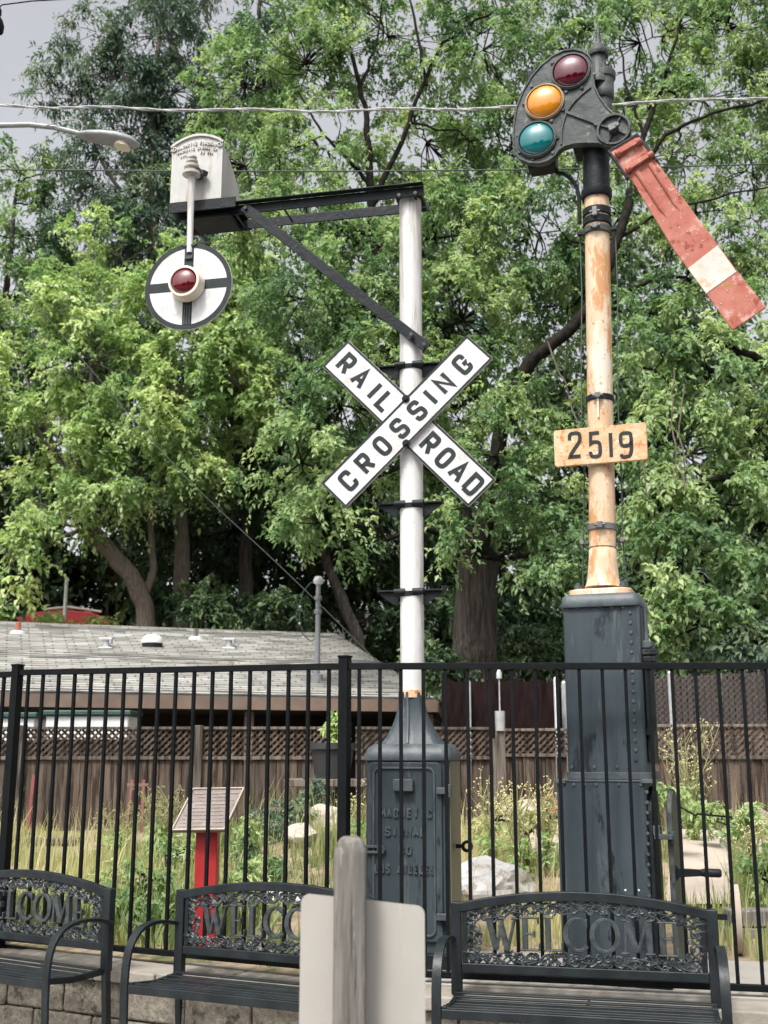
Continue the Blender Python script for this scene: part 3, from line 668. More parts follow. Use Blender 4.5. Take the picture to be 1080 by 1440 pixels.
# ================================================================== the crossing signal with its swinging disc
p0 = P(580, 1300, 6.45); WS = Fr(p0.x, p0.y, G, RAD(12)); wig = WS.empty('wigwag_signal')
tag(wig, 'white pole crossing signal with hanging black and white target disc and iron cabinet base', 'railway signal')
uv = WS.uv
FV = -.22
x0, x1 = uv(513, 1200, FV)[0], uv(632, 1200, FV)[0]; zs = uv(575, 1068, FV)[1]; zbse = uv(575, 1340, FV)[1]; xm = (x0 + x1) / 2; hw = (x1 - x0) / 2
def rrect(hx, hy, r, z, cx=0., cy=0., n=5):
    out = []
    for sx, sy, a0 in ((1, 1, 0), (-1, 1, 90), (-1, -1, 180), (1, -1, 270)):
        for i in range(n):
            a = RAD(a0 + 90 * i / (n - 1)); out.append((cx + sx * (hx - r) + r * math.cos(a), cy + sy * (hy - r) + r * math.sin(a), z))
    return out
b = MB(); b.loft([rrect(hw + .02, .25, .03, 0, xm), rrect(hw + .02, .25, .03, max(.03, zbse), xm)]); b.build('base', M['iron'], wig, bevel=.006)
b = MB(); b.loft([rrect(hw, .215, .03, max(.03, zbse) + .001, xm), rrect(hw, .215, .03, zs, xm)]); body = b.build('cabinet', M['cabinet'], wig, True, ang=50)
b = MB(); b.prism([(-.190, .03), (.190, .03), (.190, zs - .01), (-.190, zs - .01)], 0, .004)
o = b.build('side_panel', M['patina'], wig); o.location = (x1 + .0, 0, 0); o.rotation_euler = (0, 0, RAD(90)); o.location = (x1 + .004, 0, 0)
# shoulder and flared neck
zd = uv(575, 1046, FV)[1]; zn = uv(580, 974, 0)[1]
b = MB(); b.loft([rrect(hw + .012, .228, .04, zs - .005, xm), rrect(hw + .014, .23, .05, zs + .012, xm), rrect(hw - .002, .212, .05, zd - .022, xm), rrect(hw - .03, .18, .05, zd, xm)]); b.build('shoulder', M['cabinet_edge'], wig, True, ang=60)
rings = []
for t in [i / 8 for i in range(9)]:
    z = zd - .005 + (zn - zd + .005) * t; k = (1 - t) ** 2.1; h = .068 + (hw - .062 - .068) * k; rings.append(rrect(h, .068 + (.14 - .068) * k, .035, z, xm * (1 - t)))
b = MB(); b.loft(rings); b.build('flared_neck', M['cabinet'], wig, True, ang=50)
for s in (-1,):
    b = MB(); pts = []
    for t in [i / 8 for i in range(9)]:
        z = zd + (zn - zd) * t; k = (1 - t) ** 2.1; pts.append((xm * (1 - t) - .01, -.07 - .07 * k, z))
    b.tube(pts, .010, 6); b.build('rib', M['cabinet_edge'], wig, True)
# door
f = FV + .003
def rq(a, b_, v): return [uv(*a, v), uv(*b_, v)]
(d0, dz1), (d1, dz0) = uv(518, 1072, FV), uv(624, 1325, FV)
def rpoly(u0, u1, w0, w1, r, n=5):
    return [(p[0] + (u0 + u1) / 2, p[1] + (w0 + w1) / 2) for p in [(q[0], q[1]) for q in rrect((u1 - u0) / 2, (w1 - w0) / 2, r, 0, 0, 0, n)]]
b = MB(); b.prism(rpoly(d0, d1, dz0, dz1, .03), f - .018, f + .012); door = b.build('door', M['cabinet'], wig, bevel=.005)
b = MB(); b.ribbon(rpoly(d0 + .035, d1 - .04, dz0 + .03, dz1 - .03, .035), .012, f - .028, f - .016, True); b.build('moulding', M['cabinet_edge'], door, bevel=.003)
c = uv(569, 1104, FV); b = MB(); b.prism([(c[0] - .055, c[1] - .032), (c[0] + .055, c[1] - .032), (c[0] + .055, c[1] + .025), (c[0] + .048, c[1] + .032), (c[0] - .048, c[1] + .032), (c[0] - .055, c[1] + .025)], f - .06, f - .017)
b.build('vent_hood', M['cabinet_edge'], door, bevel=.008)
for word, px, py, wpx, hpx in (('MAGNETIC', 572, 1143, 76, 13), ('SIGNAL', 571, 1169, 60, 13), ('CO', 571, 1195, 21, 13), ('LOS ANGELES', 570, 1221.5, 88, 13)):
    cc = uv(px, py, FV); text_line(door, word, cc, sz(wpx, px, py, 6.25), sz(hpx, px, py, 6.25), .010, f - .027, f - .016, M['cabinet_edge'], asp=.66)
for py in (1112, 1289):
    c = uv(630, py, FV); b = MB(); b.box((c[0] - .02, f - .025, c[1]), (.075, .03, .035)); b.lathe([(.014, -.035), (.014, .035)], (c[0] + .01, f - .025, c[1]), (c[0] + .01, f - .025, c[1] + 1), 10); b.build('hinge', M['cabinet_edge'], wig, bevel=.004)
c = uv(530, 1194, FV); b = MB(); b.box((c[0] - .03, f - .03, c[1] + .014), (.11, .02, .014)); b.box((c[0] - .03, f - .03, c[1] - .014), (.11, .02, .014)); b.disc((c[0] + .03, c[1]), .025, f - .042, f - .018, 6); b.build('latch', M['cabinet_edge'], wig, bevel=.003)
c = uv(652, 1190, 0); b = MB(); b.bar((x1 + .002, 0, c[1]), (x1 + .05, 0, c[1]), .02, .02); b.ribbon([(x1 + .065 + .024 * math.cos(t), c[1] + .024 * math.sin(t)) for t in [2 * math.pi * i / 14 for i in range(14)]], .016, -.012, .012, True); b.build('padlock_eye', M['fence'], wig)
# pole
pbm, ptp = uv(580, 974, 0), uv(577, 283, 0); rp = sz(15.5, 578, 600, 6.7)
b = MB(); b.lathe([(rp, -.02), (rp, (Vector(ptp) - Vector(pbm)).length)], (pbm[0], 0, pbm[1]), (ptp[0], 0, ptp[1]), 28); b.build('pole', M['white'], wig, True)
b = MB(); b.lathe([(rp + .008, -.03), (rp + .008, .012)], (pbm[0], 0, pbm[1]), (ptp[0], 0, ptp[1]), 24); b.build('collar', M['plate'], wig, True)
# climbing steps
for py in (517, 711, 834):
    c = uv(577.5, py, 0)
    for s in (-1, 1):
        b = MB(); u_ = c[0] + s * (rp + .003)
        b.prism([(u_, c[1] + .004), (u_ + s * .115, c[1] + .012), (u_ + s * .115, c[1] - .004), (u_ + s * .03, c[1] - .065), (u_, c[1] - .072)], -.008, .0)
        b.box((u_ + s * .058, 0, c[1] + .012), (.116, .055, .010)); b.box((u_ + s * .118, 0, c[1] + .02), (.010, .055, .03))
        b.lathe([(.02, -.03), (.02, .035)], (u_ - s * .02, -rp * .86, c[1]), (u_ - s * .02 + s, -rp * .86, c[1]), 10)
        b.build('step', M['iron'], wig, bevel=.002)
    b = MB(); b.lathe([(rp + .003, -.014), (rp + .006, -.012), (rp + .006, .012), (rp + .003, .014)], (c[0], 0, c[1] - .01), (c[0], 0, c[1] + 1), 24); b.build('band', M['iron'], wig, True)
# cantilever: two angle-iron beams, cap plate, diagonal brace
c = uv(576, 283, 0); zt_ = c[1]
b = MB(); b.box((c[0] + .005, 0, zt_ + .012), (.17, .17, .03)); b.build('pole_cap', M['iron'], wig, bevel=.004)
ub = uv(322, 285, -.09)[0]; ue = uv(592, 275, -.09)[0]; zb_ = uv(592, 263, -.09)[1]
for v, nm in ((-.10, 'beam'), (.105, 'beam')):
    b = MB(); s = -1 if v < 0 else 1
    u_l = uv(247, 285, -.09)[0]
    b.box2((u_l, v - .005, zb_ - .064), (ue + .02, v + .005, zb_)); b.box2((u_l, v + s * .0055, zb_ - .0005), (ue + .02, v + s * .05, zb_ + .007))
    b.build(nm, M['iron'], wig, bevel=.002)
for t in (.04, .30, .97):
    uu = ub + (ue - ub) * t; b = MB(); b.box2((uu - .006, -.093, zb_ - .062), (uu + .006, .088, zb_ - .055)); b.build('cross_strap', M['iron'], wig)
a_, b_ = uv(342, 290, -.13), uv(600, 488, -.10)
b = MB(); b.bar((a_[0], -.125, a_[1]), (b_[0], -.085, b_[1]), .010, .060); b.bar((a_[0] + .012, -.095, a_[1] + .028), (b_[0] + .012, -.06, b_[1] + .028), .06, .009); b.build('diagonal_brace', M['iron'], wig, bevel=.002)
for q in ((345, 292), (578, 470), (596, 484), (560, 272), (583, 269)):
    c = uv(*q, -.14); b = MB(); b.disc(c, .012, -.145 if q[1] > 280 else -.125, -.10, 6); b.build('bolt', M['casting'], wig)
# flagman box
BV0, BV1 = -.17, .16
fl = [uv(*q, BV0) for q in ((240.5, 206), (241, 283), (312, 280), (312, 203))]
uL, uR = (fl[0][0] + fl[1][0]) / 2, (fl[2][0] + fl[3][0]) / 2; wB = (fl[1][1] + fl[2][1]) / 2 + .0; wT = (fl[0][1] + fl[3][1]) / 2; wP = uv(276, 192, BV0)[1]
hb = (wT - wB) * .60
def arch(u0, u1, w0, w1, n=14):
    out = []
    for i in range(n + 1):
        t = i / n; out.append((u0 + (u1 - u0) * t, w0 + (w1 - w0) * math.sin(math.pi * t) ** .8))
    return out
fr_ = [(uL, wB)] + arch(uL, uR, wT, wP) + [(uR, wB)]
bk_ = [(uL, wB)] + arch(uL, uR, wB + hb, wB + hb + (wP - wT)) + [(uR, wB)]
md_ = [(uL, wB)] + arch(uL, uR, wT * .45 + (wB + hb) * .55 + .02, (wT * .45 + (wB + hb) * .55) + (wP - wT) + .02) + [(uR, wB)]
b = MB(); b.loft([[(p[0], v, p[1]) for p in r] for r, v in ((fr_, BV0), (md_, (BV0 + BV1) / 2), (bk_, BV1))]); box = b.build('mechanism_box', M['flagman'], wig, True, ang=30)
b = MB(); ar = arch(uL - .006, uR + .006, wT, wP + .004); b.ribbon(ar, .016, BV0 - .012, BV0 + .004)
for s, u_ in ((1, uL + .018), (-1, uR - .018)):
    sp = [(u_ + s * (.004 + .016 * (1 - t)) * math.cos(s * 0 + math.pi * (1 + 2.6 * t)), wT - .012 + (.004 + .016 * (1 - t)) * math.sin(math.pi * (1 + 2.6 * t))) for t in [i / 16 for i in range(17)]]
    b.ribbon(sp, .007, BV0 - .010, BV0 + .002)
b.build('scroll_moulding', M['flagman'], box, bevel=.002)
for k, (word, dw, w, h) in enumerate((('MAGNETIC FLAGMAN', .033, .27, .023), ('MAGNETIC SIGNAL CO', -.002, .275, .020), ('LOS ANGELES CAL', -.034, .23, .017))):
    n = len(word)
    for i, ch in enumerate(word):
        if ch == ' ': continue
        t = (i + .5) / n - .5; g = MB(); cu = (uL + uR) / 2 + t * w; cw = wT - .022 + dw - .10 * t * t * (1.2 - .3 * k); ang = -.42 * t
        if abs(cu - (uL + uR) / 2 + .01) < .03 and k == 2: continue
        glyph(g, ch, (cu, cw), h * .60, h, .0050, BV0 - .009, BV0 + .001, (math.cos(ang), math.sin(ang)), (-math.sin(ang), math.cos(ang)))
        g.build('letter', M['flagman'], box)
b = MB(); b.box2((uL - .004, BV0 - .004, wB - .075), (uR + .10, BV0 + .006, wB - .002)); b.box2((uL, BV0 + .008, wB - .012), (uR + .08, BV1, wB - .002)); b.box2((uL + .02, BV1 - .01, wB - .075), (uR + .10, BV1, wB - .013)); b.box2((uL + .10, BV0 + .05, wB - .10), (uR + .04, BV1 - .06, wB - .076))
b.build('box_cradle', M['iron'], wig, bevel=.003)
# pendulum
RV = -.245
pt0, pt1 = uv(270, 226, RV), uv(267, 343, RV)
b = MB()
b.lathe([(r_ * 1.3, h_ * 1.25) for r_, h_ in [(.016, 0), (.024, .004), (.024, .012), (.016, .016), (.018, .022), (.030, .026), (.030, .036), (.020, .040), (.022, .048), (.037, .052), (.037, .066), (.024, .072), (.026, .084), (.044, .090), (.044, .106), (.024, .114)]], (pt0[0], RV, pt0[1] + .03), (pt0[0] + .0, RV, pt0[1] - 1), 20)
b.build('bearing_collar', M['flagman'], wig, True)
b = MB(); zc = pt0[1] - .065; b.lathe([(.035, 0), (.035, .06), (.026, .09)], (pt0[0] + .02, BV0 + .01, zc), (pt0[0] + .02, BV0 - 1, zc), 16); b.bar((pt0[0] + .03, BV0 - .02, zc + .01), (pt0[0] + .085, BV0 - .05, zc - .02), .04, .035); b.build('bearing_arm', M['casting'], wig, bevel=.004)
b = MB(); b.lathe([(.022, 0), (.019, (Vector(pt0) - Vector(pt1)).length)], (pt0[0], RV, pt0[1] - .06), (pt1[0], RV, pt1[1]), 14); b.build('pendulum_rod', M['white'], wig, True)
dc = uv(264.8, 402.8, RV); dr = sz(61.5, 265, 403, 6.85)
b = MB(); b.disc(dc, dr, RV - .004, RV + .012, 56); disc = b.build('target_disc', M['sign_white'], wig, bevel=.003)
b = MB(); b.ring(dc, dr * .89, dr * .995, RV - .0062, RV - .0042, 56); b.build('rim_stripe', M['letter'], disc)
sw = dr * .215
for q in (0, 1):
    b = MB()
    if q: b.box2((dc[0] - dr * .91, RV - .0056, dc[1] - sw / 2 + .003), (dc[0] + dr * .91, RV - .0044, dc[1] + sw / 2 + .003))
    else: b.box2((dc[0] - sw / 2, RV - .0053, dc[1] - dr * .93), (dc[0] + sw / 2, RV - .0043, dc[1] + dr * .93))
    b.build('cross_stripe', M['letter'], disc)
b = MB()
for k in (-1, 0, 1): b.box2((dc[0] + k * sw * .26 - .004, RV - .0095, dc[1] - dr * .88), (dc[0] + k * sw * .26 + .004, RV - .0055, dc[1] - dr * .45))
b.build('stripe_rib', M['casting'], disc)
b = MB(); b.box((dc[0], RV - .012, dc[1] + dr * .66), (sw * .8, .012, .02)); b.build('clamp', M['casting'], disc); b = MB(); b.ribbon([(dc[0] - .05, dc[1] + dr * .98), (dc[0] - .03, dc[1] + dr * .94), (dc[0] + .03, dc[1] + dr * .94), (dc[0] + .05, dc[1] + dr * .98)], .008, RV - .014, RV - .006); b.build('clamp_wire', M['casting'], disc)
lc = (dc[0] + .004, dc[1])
b = MB(); b.lathe([(.105, .0), (.112, .012), (.104, .05), (.100, .085), (.086, .086), (.084, .06)], (lc[0], RV - .005, lc[1]), (lc[0], RV - 1, lc[1]), 32, cap=False); hood = b.build('lamp_housing', M['bezel'], disc, True)
b = MB(); b.dome(lc, .086, RV - .066, .045, 30, 7); b.build('lens', M['lens_wig'], hood, True)
b = MB(); b.lathe([(.098, 0), (.09, .1), (.05, .13)], (lc[0], RV + .013, lc[1]), (lc[0], RV + 1, lc[1]), 24); b.build('lamp_back', M['flagman'], disc, True)

# ------------------------------------------------------------------ crossbuck on the pole
CV = -rp - .045
c = uv(571, 596, CV); cb = empty('crossbuck_sign', WS.world(c[0], CV, c[1]), -WS.th); tag(cb, 'white crossbuck sign reading RAIL ROAD CROSSING bolted to the pole', 'sign')
def blade(quad, v, letters, thick=.016):
    pts = [(q[0] - c[0], q[1] - c[1]) for q in (uv(a, e_, CV + v) for a, e_ in quad)]
    cx = sum(p[0] for p in pts) / 4; cz = sum(p[1] for p in pts) / 4
    # straighten to a true rectangle
    ax = Vector(((pts[1][0] + pts[2][0] - pts[0][0] - pts[3][0]) / 2, (pts[1][1] + pts[2][1] - pts[0][1] - pts[3][1]) / 2)); L = ax.length; ax.normalize()
    ay = Vector((-ax.y, ax.x)); Wd = abs(((Vector(pts[1]) + Vector(pts[0])) / 2 - (Vector(pts[2]) + Vector(pts[3])) / 2).dot(ay))
    R = lambda a, d: (cx + ax.x * a * L / 2 + ay.x * d * Wd / 2, cz + ax.y * a * L / 2 + ay.y * d * Wd / 2)
    b = MB(); b.prism([R(-1, -1), R(1, -1), R(1, 1), R(-1, 1)], v, v + thick); bl = b.build('blade', M['sign_white'], cb, bevel=.003)
    e_ = .008; kx, ky = 1 - e_ / (L / 2), 1 - e_ / (Wd / 2)
    b = MB(); b.ribbon([R(-kx, -ky), R(kx, -ky), R(kx, ky), R(-kx, ky)], .0125, v - .0025, v + .0005, True); b.build('border', M['letter'], bl)
    for ch, px, py in letters:
        lu, lw = uv(px, py, CV + v); g = MB(); h = Wd * .60; w = h * .64
        if ch == 'I': w = h * .3
        if ch in 'AN': w = h * .68
        d = (Vector((lu - c[0] - cx, lw - c[1] - cz))).dot(ax)
        ctr = (cx + ax.x * d, cz + ax.y * d)
        glyph(g, ch, ctr, w, h, Wd * .115, v - .0030, v + .0002, (ax.x, ax.y), (ay.x, ay.y)); g.build('letter', M['letter'], bl)
    return bl
z4 = lambda x, y: (420 + x / 3.43, 440 + y / 3.43)
blade([(453.5, 515), (659, 714), (697, 673), (489, 478)], .024, [(ch, *z4(*q)) for ch, q in (('R', (228, 247)), ('A', (292, 322)), ('I', (362, 380)), ('L', (412, 437)), ('R', (628, 635)), ('O', (702, 704)), ('A', (768, 768)), ('D', (838, 832)))])
blade([(487, 714), (694, 502.7), (656, 472), (450.6, 680.5)], .0, [(ch, *z4(*q)) for ch, q in (('C', (238, 808)), ('R', (320, 724)), ('O', (403, 641)), ('S', (487, 556)), ('S', (571, 470)), ('I', (637, 407)), ('N', (702, 340)), ('G', (790, 250)))])
for q in ((517, 415), (519, 630)):
    a, d = uv(*z4(*q), CV); b = MB(); b.disc((a - c[0], d - c[1]), .024, -.008, .0, 18); b.disc((a - c[0], d - c[1]), .013, -.018, -.009, 6); b.build('bolt', M['iron'], cb, bevel=.002)
b = MB(); a, d = uv(571, 561, CV); a2, d2 = uv(571, 628, CV); b.box2((a - c[0] - .03, .042, d - c[1]), (a - c[0] + .03, .05, d2 - c[1])); b.build('mounting_strap', M['iron'], cb)

# ================================================================== the semaphore signal
p0 = P(853, 1330, 6.05); SS = Fr(p0.x, p0.y, G, RAD(19)); sem = SS.empty('semaphore_signal'); sv = SS.uv
tag(sem, 'tall rusty cream semaphore mast on riveted iron case with three coloured lenses', 'railway signal')
V0 = -.215
xl0, xl1 = sv(788.5, 1300, V0)[0], sv(917, 1300, V0)[0]; zj = sv(850, 1100, V0)[1]; zj2 = sv(850, 1086, V0)[1]; zc0 = sv(850, 853, V0)[1]; zc1 = sv(850, 838, -.1)[1]
xu0 = (sv(797, 1080, V0)[0] + sv(791.5, 856, V0)[0]) / 2; xu1 = (sv(908, 1080, V0)[0] + sv(899.5, 856, V0)[0]) / 2
b = MB(); b.box2((xl0 - .05, -.29, .0), (xl1 + .09, .29, .05)); b.build('base_plate', M['iron'], sem, bevel=.006)
def rbox(u0, u1, v0, v1, z0, z1, r): return [rrect((u1 - u0) / 2, (v1 - v0) / 2, r, z, (u0 + u1) / 2, (v0 + v1) / 2) for z in (z0, z1)]
b = MB(); b.loft(rbox(xl0, xl1, V0, .24, .051, zj, .018)); b.build('lower_case', M['cabinet'], sem, True, ang=50)
b = MB(); b.loft(rbox(xl0 + .004, xu1 + .035, V0 - .004, .23, zj + .001, zj + .012, .02)); b.loft(rbox(xu0 - .008, xu1 + .02, V0 - .002, .215, zj + .013, zj2, .018)); b.box2((xl0 - .01, V0 - .012, zj - .008), (xl0 + .05, V0, zj + .012)); b.box2((xu1 - .03, V0 - .014, zj - .004), (xu1 + .05, V0 - .002, zj + .016))
b.build('joint_flange', M['cabinet_edge'], sem, bevel=.003)
b = MB(); b.loft(rbox(xu0, xu1, V0 + .006, .205, zj2 + .001, zc0, .02)); b.build('upper_case', M['cabinet'], sem, True, ang=50)
b = MB(); b.loft([rrect((xu1 - xu0) / 2 + d, .215 + d, .035, z, (xu0 + xu1) / 2, -.005) for d, z in ((.006, zc0 + .001), (.009, zc0 + .012), (.002, zc1 - .012), (-.02, zc1))]); b.build('case_cap', M['cabinet_edge'], sem, True, ang=60)
b = MB()
def rivet(px, py, v):
    a, d = sv(px, py, v); b.dome((a, d), .0098, v, .008, 8, 2)
for i in range(6): rivet(798 + i * 15.6, 854.5 + 1.5 - i * .4, V0 + .006)
for i in range(16): rivet(886 + i * .56, 862 + i * 13.8, V0 + .006)
for i in range(6): rivet(804 + i * 16, 1079, V0 + .006)
for i in range(8): rivet(791 + i * 15.8, 1103.5, V0)
for i in range(18): rivet(909.5 + i * .35, 1114 + i * 14.6, V0)
o = b.build('rivets', M['cabinet_edge'], sem, True); o['kind'] = 'stuff'
for px in (879.5, 898.5):
    a, d = sv(px, 1252, V0); b = MB(); b.dome((a, d), .006, V0, .006, 8, 2); b.build('bright_screw', M['metal_white'], sem, True)
# faint vertical seams on the case sheets
for px, y0_, y1_ in ((830, 858, 1076), (866, 858, 1076), (832, 1108, 1340), (868, 1108, 1340)):
    a0, d0 = sv(px, y0_, V0); a1, d1 = sv(px, y1_, V0); vv = V0 + (.006 if y1_ < 1100 else 0)
    b = MB(); b.bar((a0, vv, d0), (a1, vv, d1), .006, .003); b.build('seam', M['cabinet'], sem)
# hardware on the right-hand side: hinges, lock and the swung door
zz_ = lambda py: sv(915, py, -.1)[1]
b = MB(); b.lathe([(.012, 0), (.016, .02), (.012, .04), (.012, .19)], (xu1 + .02, -.12, zz_(908)), (xu1 + .02, -.12, zz_(908) + 1), 10); b.box2((xu1 - .001, -.15, zz_(912)), (xu1 + .05, -.08, zz_(902))); b.build('hinge', M['cabinet_edge'], sem, bevel=.003)
b = MB(); b.box2((xu1 + .0, -.17, zz_(922)), (xu1 + .075, -.08, zz_(914))); b.box2((xu1 + .0, -.17, zz_(932)), (xu1 + .07, -.08, zz_(925))); b.lathe([(.014, 0), (.014, .09)], (xu1 + .055, -.15, zz_(934)), (xu1 + .055, -.15, zz_(934) + 1), 10); b.build('hinge', M['iron'], sem, bevel=.003)
b = MB(); b.loft(rbox(xu1 + .004, xu1 + .026, -.15, .18, zz_(1072), zz_(935), .006)); b.build('upper_door', M['iron'], sem)
b = MB(); b.lathe([(.011, 0), (.011, .35)], (xu1 + .04, -.15, zz_(1030)), (xu1 + .04, -.15, zz_(1030) + 1), 10); b.box2((xu1, -.17, zz_(1034)), (xu1 + .05, -.13, zz_(1024))); b.build('lock_rod', M['iron'], sem)
def door_prof(z0, z1, v0, v1, n=8):
    out = [(v0, z0), (v1, z0)]
    R_ = (v1 - v0) * .5
    for i in range(n + 1):
        t = math.pi * i / n; out.append(((v0 + v1) / 2 + R_ * math.cos(t), z1 - .13 + .13 * math.sin(t)))
    return out
b = MB(); b.prism(door_prof(.06, zz_(1106), -.19, .2), 0, .022); o = b.build('door_frame', M['iron'], sem, bevel=.004); o.rotation_euler = (0, 0, RAD(90)); o.location = (xl1 + .023, 0, 0)
b = MB(); b.prism(door_prof(.07, zz_(1110), -.14, .24), 0, .028); o = b.build('lower_door', M['casting'], sem, bevel=.006); o.rotation_euler = (0, 0, RAD(90)); o.location = (xl1 + .118, -.02, 0)
b = MB(); b.box2((xl1 + .024, -.20, zz_(1172)), (xl1 + .06, -.12, zz_(1160))); b.box2((xl1 + .03, -.215, zz_(1178)), (xl1 + .12, -.16, zz_(1171))); b.lathe([(.016, -.03), (.016, .03)], (xl1 + .112, -.17, zz_(1176)), (xl1 + .112, -.17, zz_(1176) + 1), 10); b.build('latch', M['cabinet_edge'], sem, bevel=.003)
ca, cd = sv(949, 1227, -.1), sv(1012, 1228, -.1)
b = MB(); b.prism([(ca[0] - .01, ca[1] + .05), (ca[0] + .02, ca[1] + .022), (cd[0] - .06, cd[1] + .014), (cd[0] - .06, cd[1] - .014), (ca[0] + .02, ca[1] - .022), (ca[0] - .01, ca[1] - .07)], -.112, -.09)
b.lathe([(.016, 0), (.021, .02), (.021, .09), (.015, .1)], (cd[0] - .09, -.1, cd[1]), (cd[0] + 1, -.1, cd[1]), 12); b.build('crank_arm', M['iron'], sem, bevel=.004)
# mast with flared foot
m0, m1 = sv(848.5, 826, 0), sv(839, 275, 0); A3, B3 = Vector((m0[0], 0, m0[1])), Vector((m1[0], 0, m1[1])); axm = (B3 - A3).normalized(); LM = (B3 - A3).length
rm = sz(17.6, 845, 600, 6.2)
fp = rrect(sz(44, 850, 826, 6.05), .19, .05, 0)
b = MB(); b.loft([[(q[0] + m0[0], q[1], zc1 + .001) for q in rrect(.165, .165, .04, 0)], [(q[0] + m0[0], q[1], zc1 + .03) for q in rrect(.165, .165, .04, 0)], [(q[0] + m0[0], q[1], zc1 + .038) for q in rrect(.14, .14, .04, 0)]]); fl_ = b.build('foot_flange', M['mast'], sem, bevel=.004)
for sx in (-1, 1):
    for sy in (-1, 1):
        b = MB(); b.lathe([(.02, 0), (.02, .022), (.012, .023), (.012, .034)], (m0[0] + sx * .12, sy * .12, zc1 + .038), (m0[0] + sx * .12, sy * .12, 9), 6); b.build('bolt', M['cabinet_edge'], sem)
h_at = lambda py: (Vector((sv(845, py, 0)[0], 0, sv(845, py, 0)[1])) - A3).dot(axm)
b = MB(); b.lathe([(.100, -.0), (.092, .015), (.085, .05), (.078, h_at(790)), (.074, h_at(774)), (.066, h_at(771)), (.064, h_at(766))], A3 - axm * .0, B3, 28); b.build('flared_foot', M['mast'], sem, True, ang=45)
b = MB(); b.lathe([(rm, h_at(770)), (rm * .985, LM + .05)], A3, B3, 28); b.build('mast', M['mast'], sem, True)
def at_m(py): return A3 + axm * h_at(py)
def mband(py0, py1, dr_, mat, nm='band'):
    b = MB(); h0, h1 = h_at(py1), h_at(py0); b.lathe([(rm + dr_ * .5, h0), (rm + dr_, h0 + .003), (rm + dr_, h1 - .003), (rm + dr_ * .5, h1)], A3, B3, 28); return b, b.build(nm, mat, sem, True)
for p_, q_, d_, m_ in ((738, 747, .008, 'bracket'), (558, 566, .006, 'iron'), (295, 305, .010, 'iron'), (308, 318, .010, 'iron'), (322, 331, .012, 'casting')):
    mband(p_, q_, d_, M[m_])
for py, h_ in ((742, .035), (562, .03), (306, .055), (326, .03)):
    q = at_m(py); b = MB(); b.box((q.x + .0, -rm - .018, q.z), (.028, .026, h_)); b.lathe([(.008, -.03), (.008, .03)], (q.x, -rm - .02, q.z), (q.x + 1, -rm - .02, q.z), 8); b.build('clamp_lug', M['bracket'], sem, bevel=.003)
q = at_m(575); b = MB(); b.bar((q.x, -rm - .016, q.z + .05), (q.x - .002, -rm - .008, q.z - .07), .010, .006); b.build('hook_strap', M['bezel'], sem)
q = at_m(760); pts = [(q.x + (rm + .045) * math.cos(t), (rm + .02) * -math.sin(t), q.z + .018 - .03 * abs(math.cos(t)) ** 2) for t in [math.pi * (-.12 + 1.24 * i / 16) for i in range(17)]]
b = MB(); b.tube([(x_, -y_ * .9, z_) for x_, y_, z_ in pts], .012, 6); b.build('cable_bracket', M['bracket'], sem, True)
q = at_m(326); b = MB(); b.box((q.x + rm + .02, -.01, q.z), (.045, .03, .02)); b.box((q.x - rm - .02, -.01, q.z), (.045, .03, .02)); b.build('cable_bracket', M['iron'], sem, bevel=.003)
for s in (-1, 1):
    a = at_m(326); c_ = at_m(760); b = MB(); pts = [(a.x + s * (rm + .03), .01, a.z)] + [(a.x + (c_.x - a.x) * t + s * (rm + .03) + .006 * math.sin(9 * t), .015, a.z + (c_.z - a.z) * t) for t in (.2, .4, .6, .8)] + [(c_.x + s * (rm + .035), .01, c_.z), (c_.x + s * (rm + .05), .02, zc1 + .02)]
    b.tube(pts, .004, 6); b.build('cable', M['wire_dark'], sem, True)
# head
def z5(x, y): return (700 + x / 4.5, 20 + y / 4.5)
k0, k1 = at_m(273), at_m(204)
b = MB(); hl = (k1 - k0).length; b.lathe([(rm + .012, -.03), (rm + .018, -.02), (rm + .018, .02), (rm + .006, .03), (rm + .006, hl)], k0, k1, 24); b.build('head_pedestal', M['iron'], sem, True)
SVp = -rm - .06
ol = [(600, 300), (575, 262), (540, 238), (480, 225), (420, 232), (350, 265), (280, 320), (215, 395), (160, 490), (120, 590), (102, 700), (98, 800), (108, 875), (140, 915), (200, 938), (265, 942), (320, 925), (360, 895), (385, 860), (420, 835), (480, 818), (560, 812), (640, 814), (690, 838), (745, 842), (800, 832), (832, 812), (848, 775), (838, 720), (815, 675), (775, 642), (730, 628), (690, 590), (640, 520), (612, 460), (603, 400), (606, 340)]
op = [sv(*z5(*q), SVp) for q in ol]
b = MB(); b.prism(op, SVp, SVp + .055); spec = b.build('spectacle_plate', M['casting'], sem, bevel=.005)
b = MB(); b.ribbon(op, .010, SVp - .008, SVp + .002, True); b.build('rim_bead', M['casting'], spec, bevel=.002)
inner = [(590, 462), (530, 510), (480, 560), (445, 610), (420, 670), (405, 740), (402, 828)]
b = MB(); b.ribbon([sv(*z5(*q), SVp) for q in inner], .010, SVp - .009, SVp + .001); b.ribbon([sv(*z5(*q), SVp) for q in ((430, 622), (615, 690))], .016, SVp - .012, SVp + .001)
b.build('rib', M['casting'], spec, bevel=.002)
hc = sv(*z5(735, 735), SVp); hr = sz(97 / 4.5, 860, 183, 6.5)
b = MB(); b.ring(hc, hr * .86, hr, SVp - .02, SVp + .002, 32); b.disc(hc, hr * .3, SVp - .03, SVp + .001, 16); b.disc(sv(*z5(632, 690), SVp), .024, SVp - .018, SVp + .001, 16)
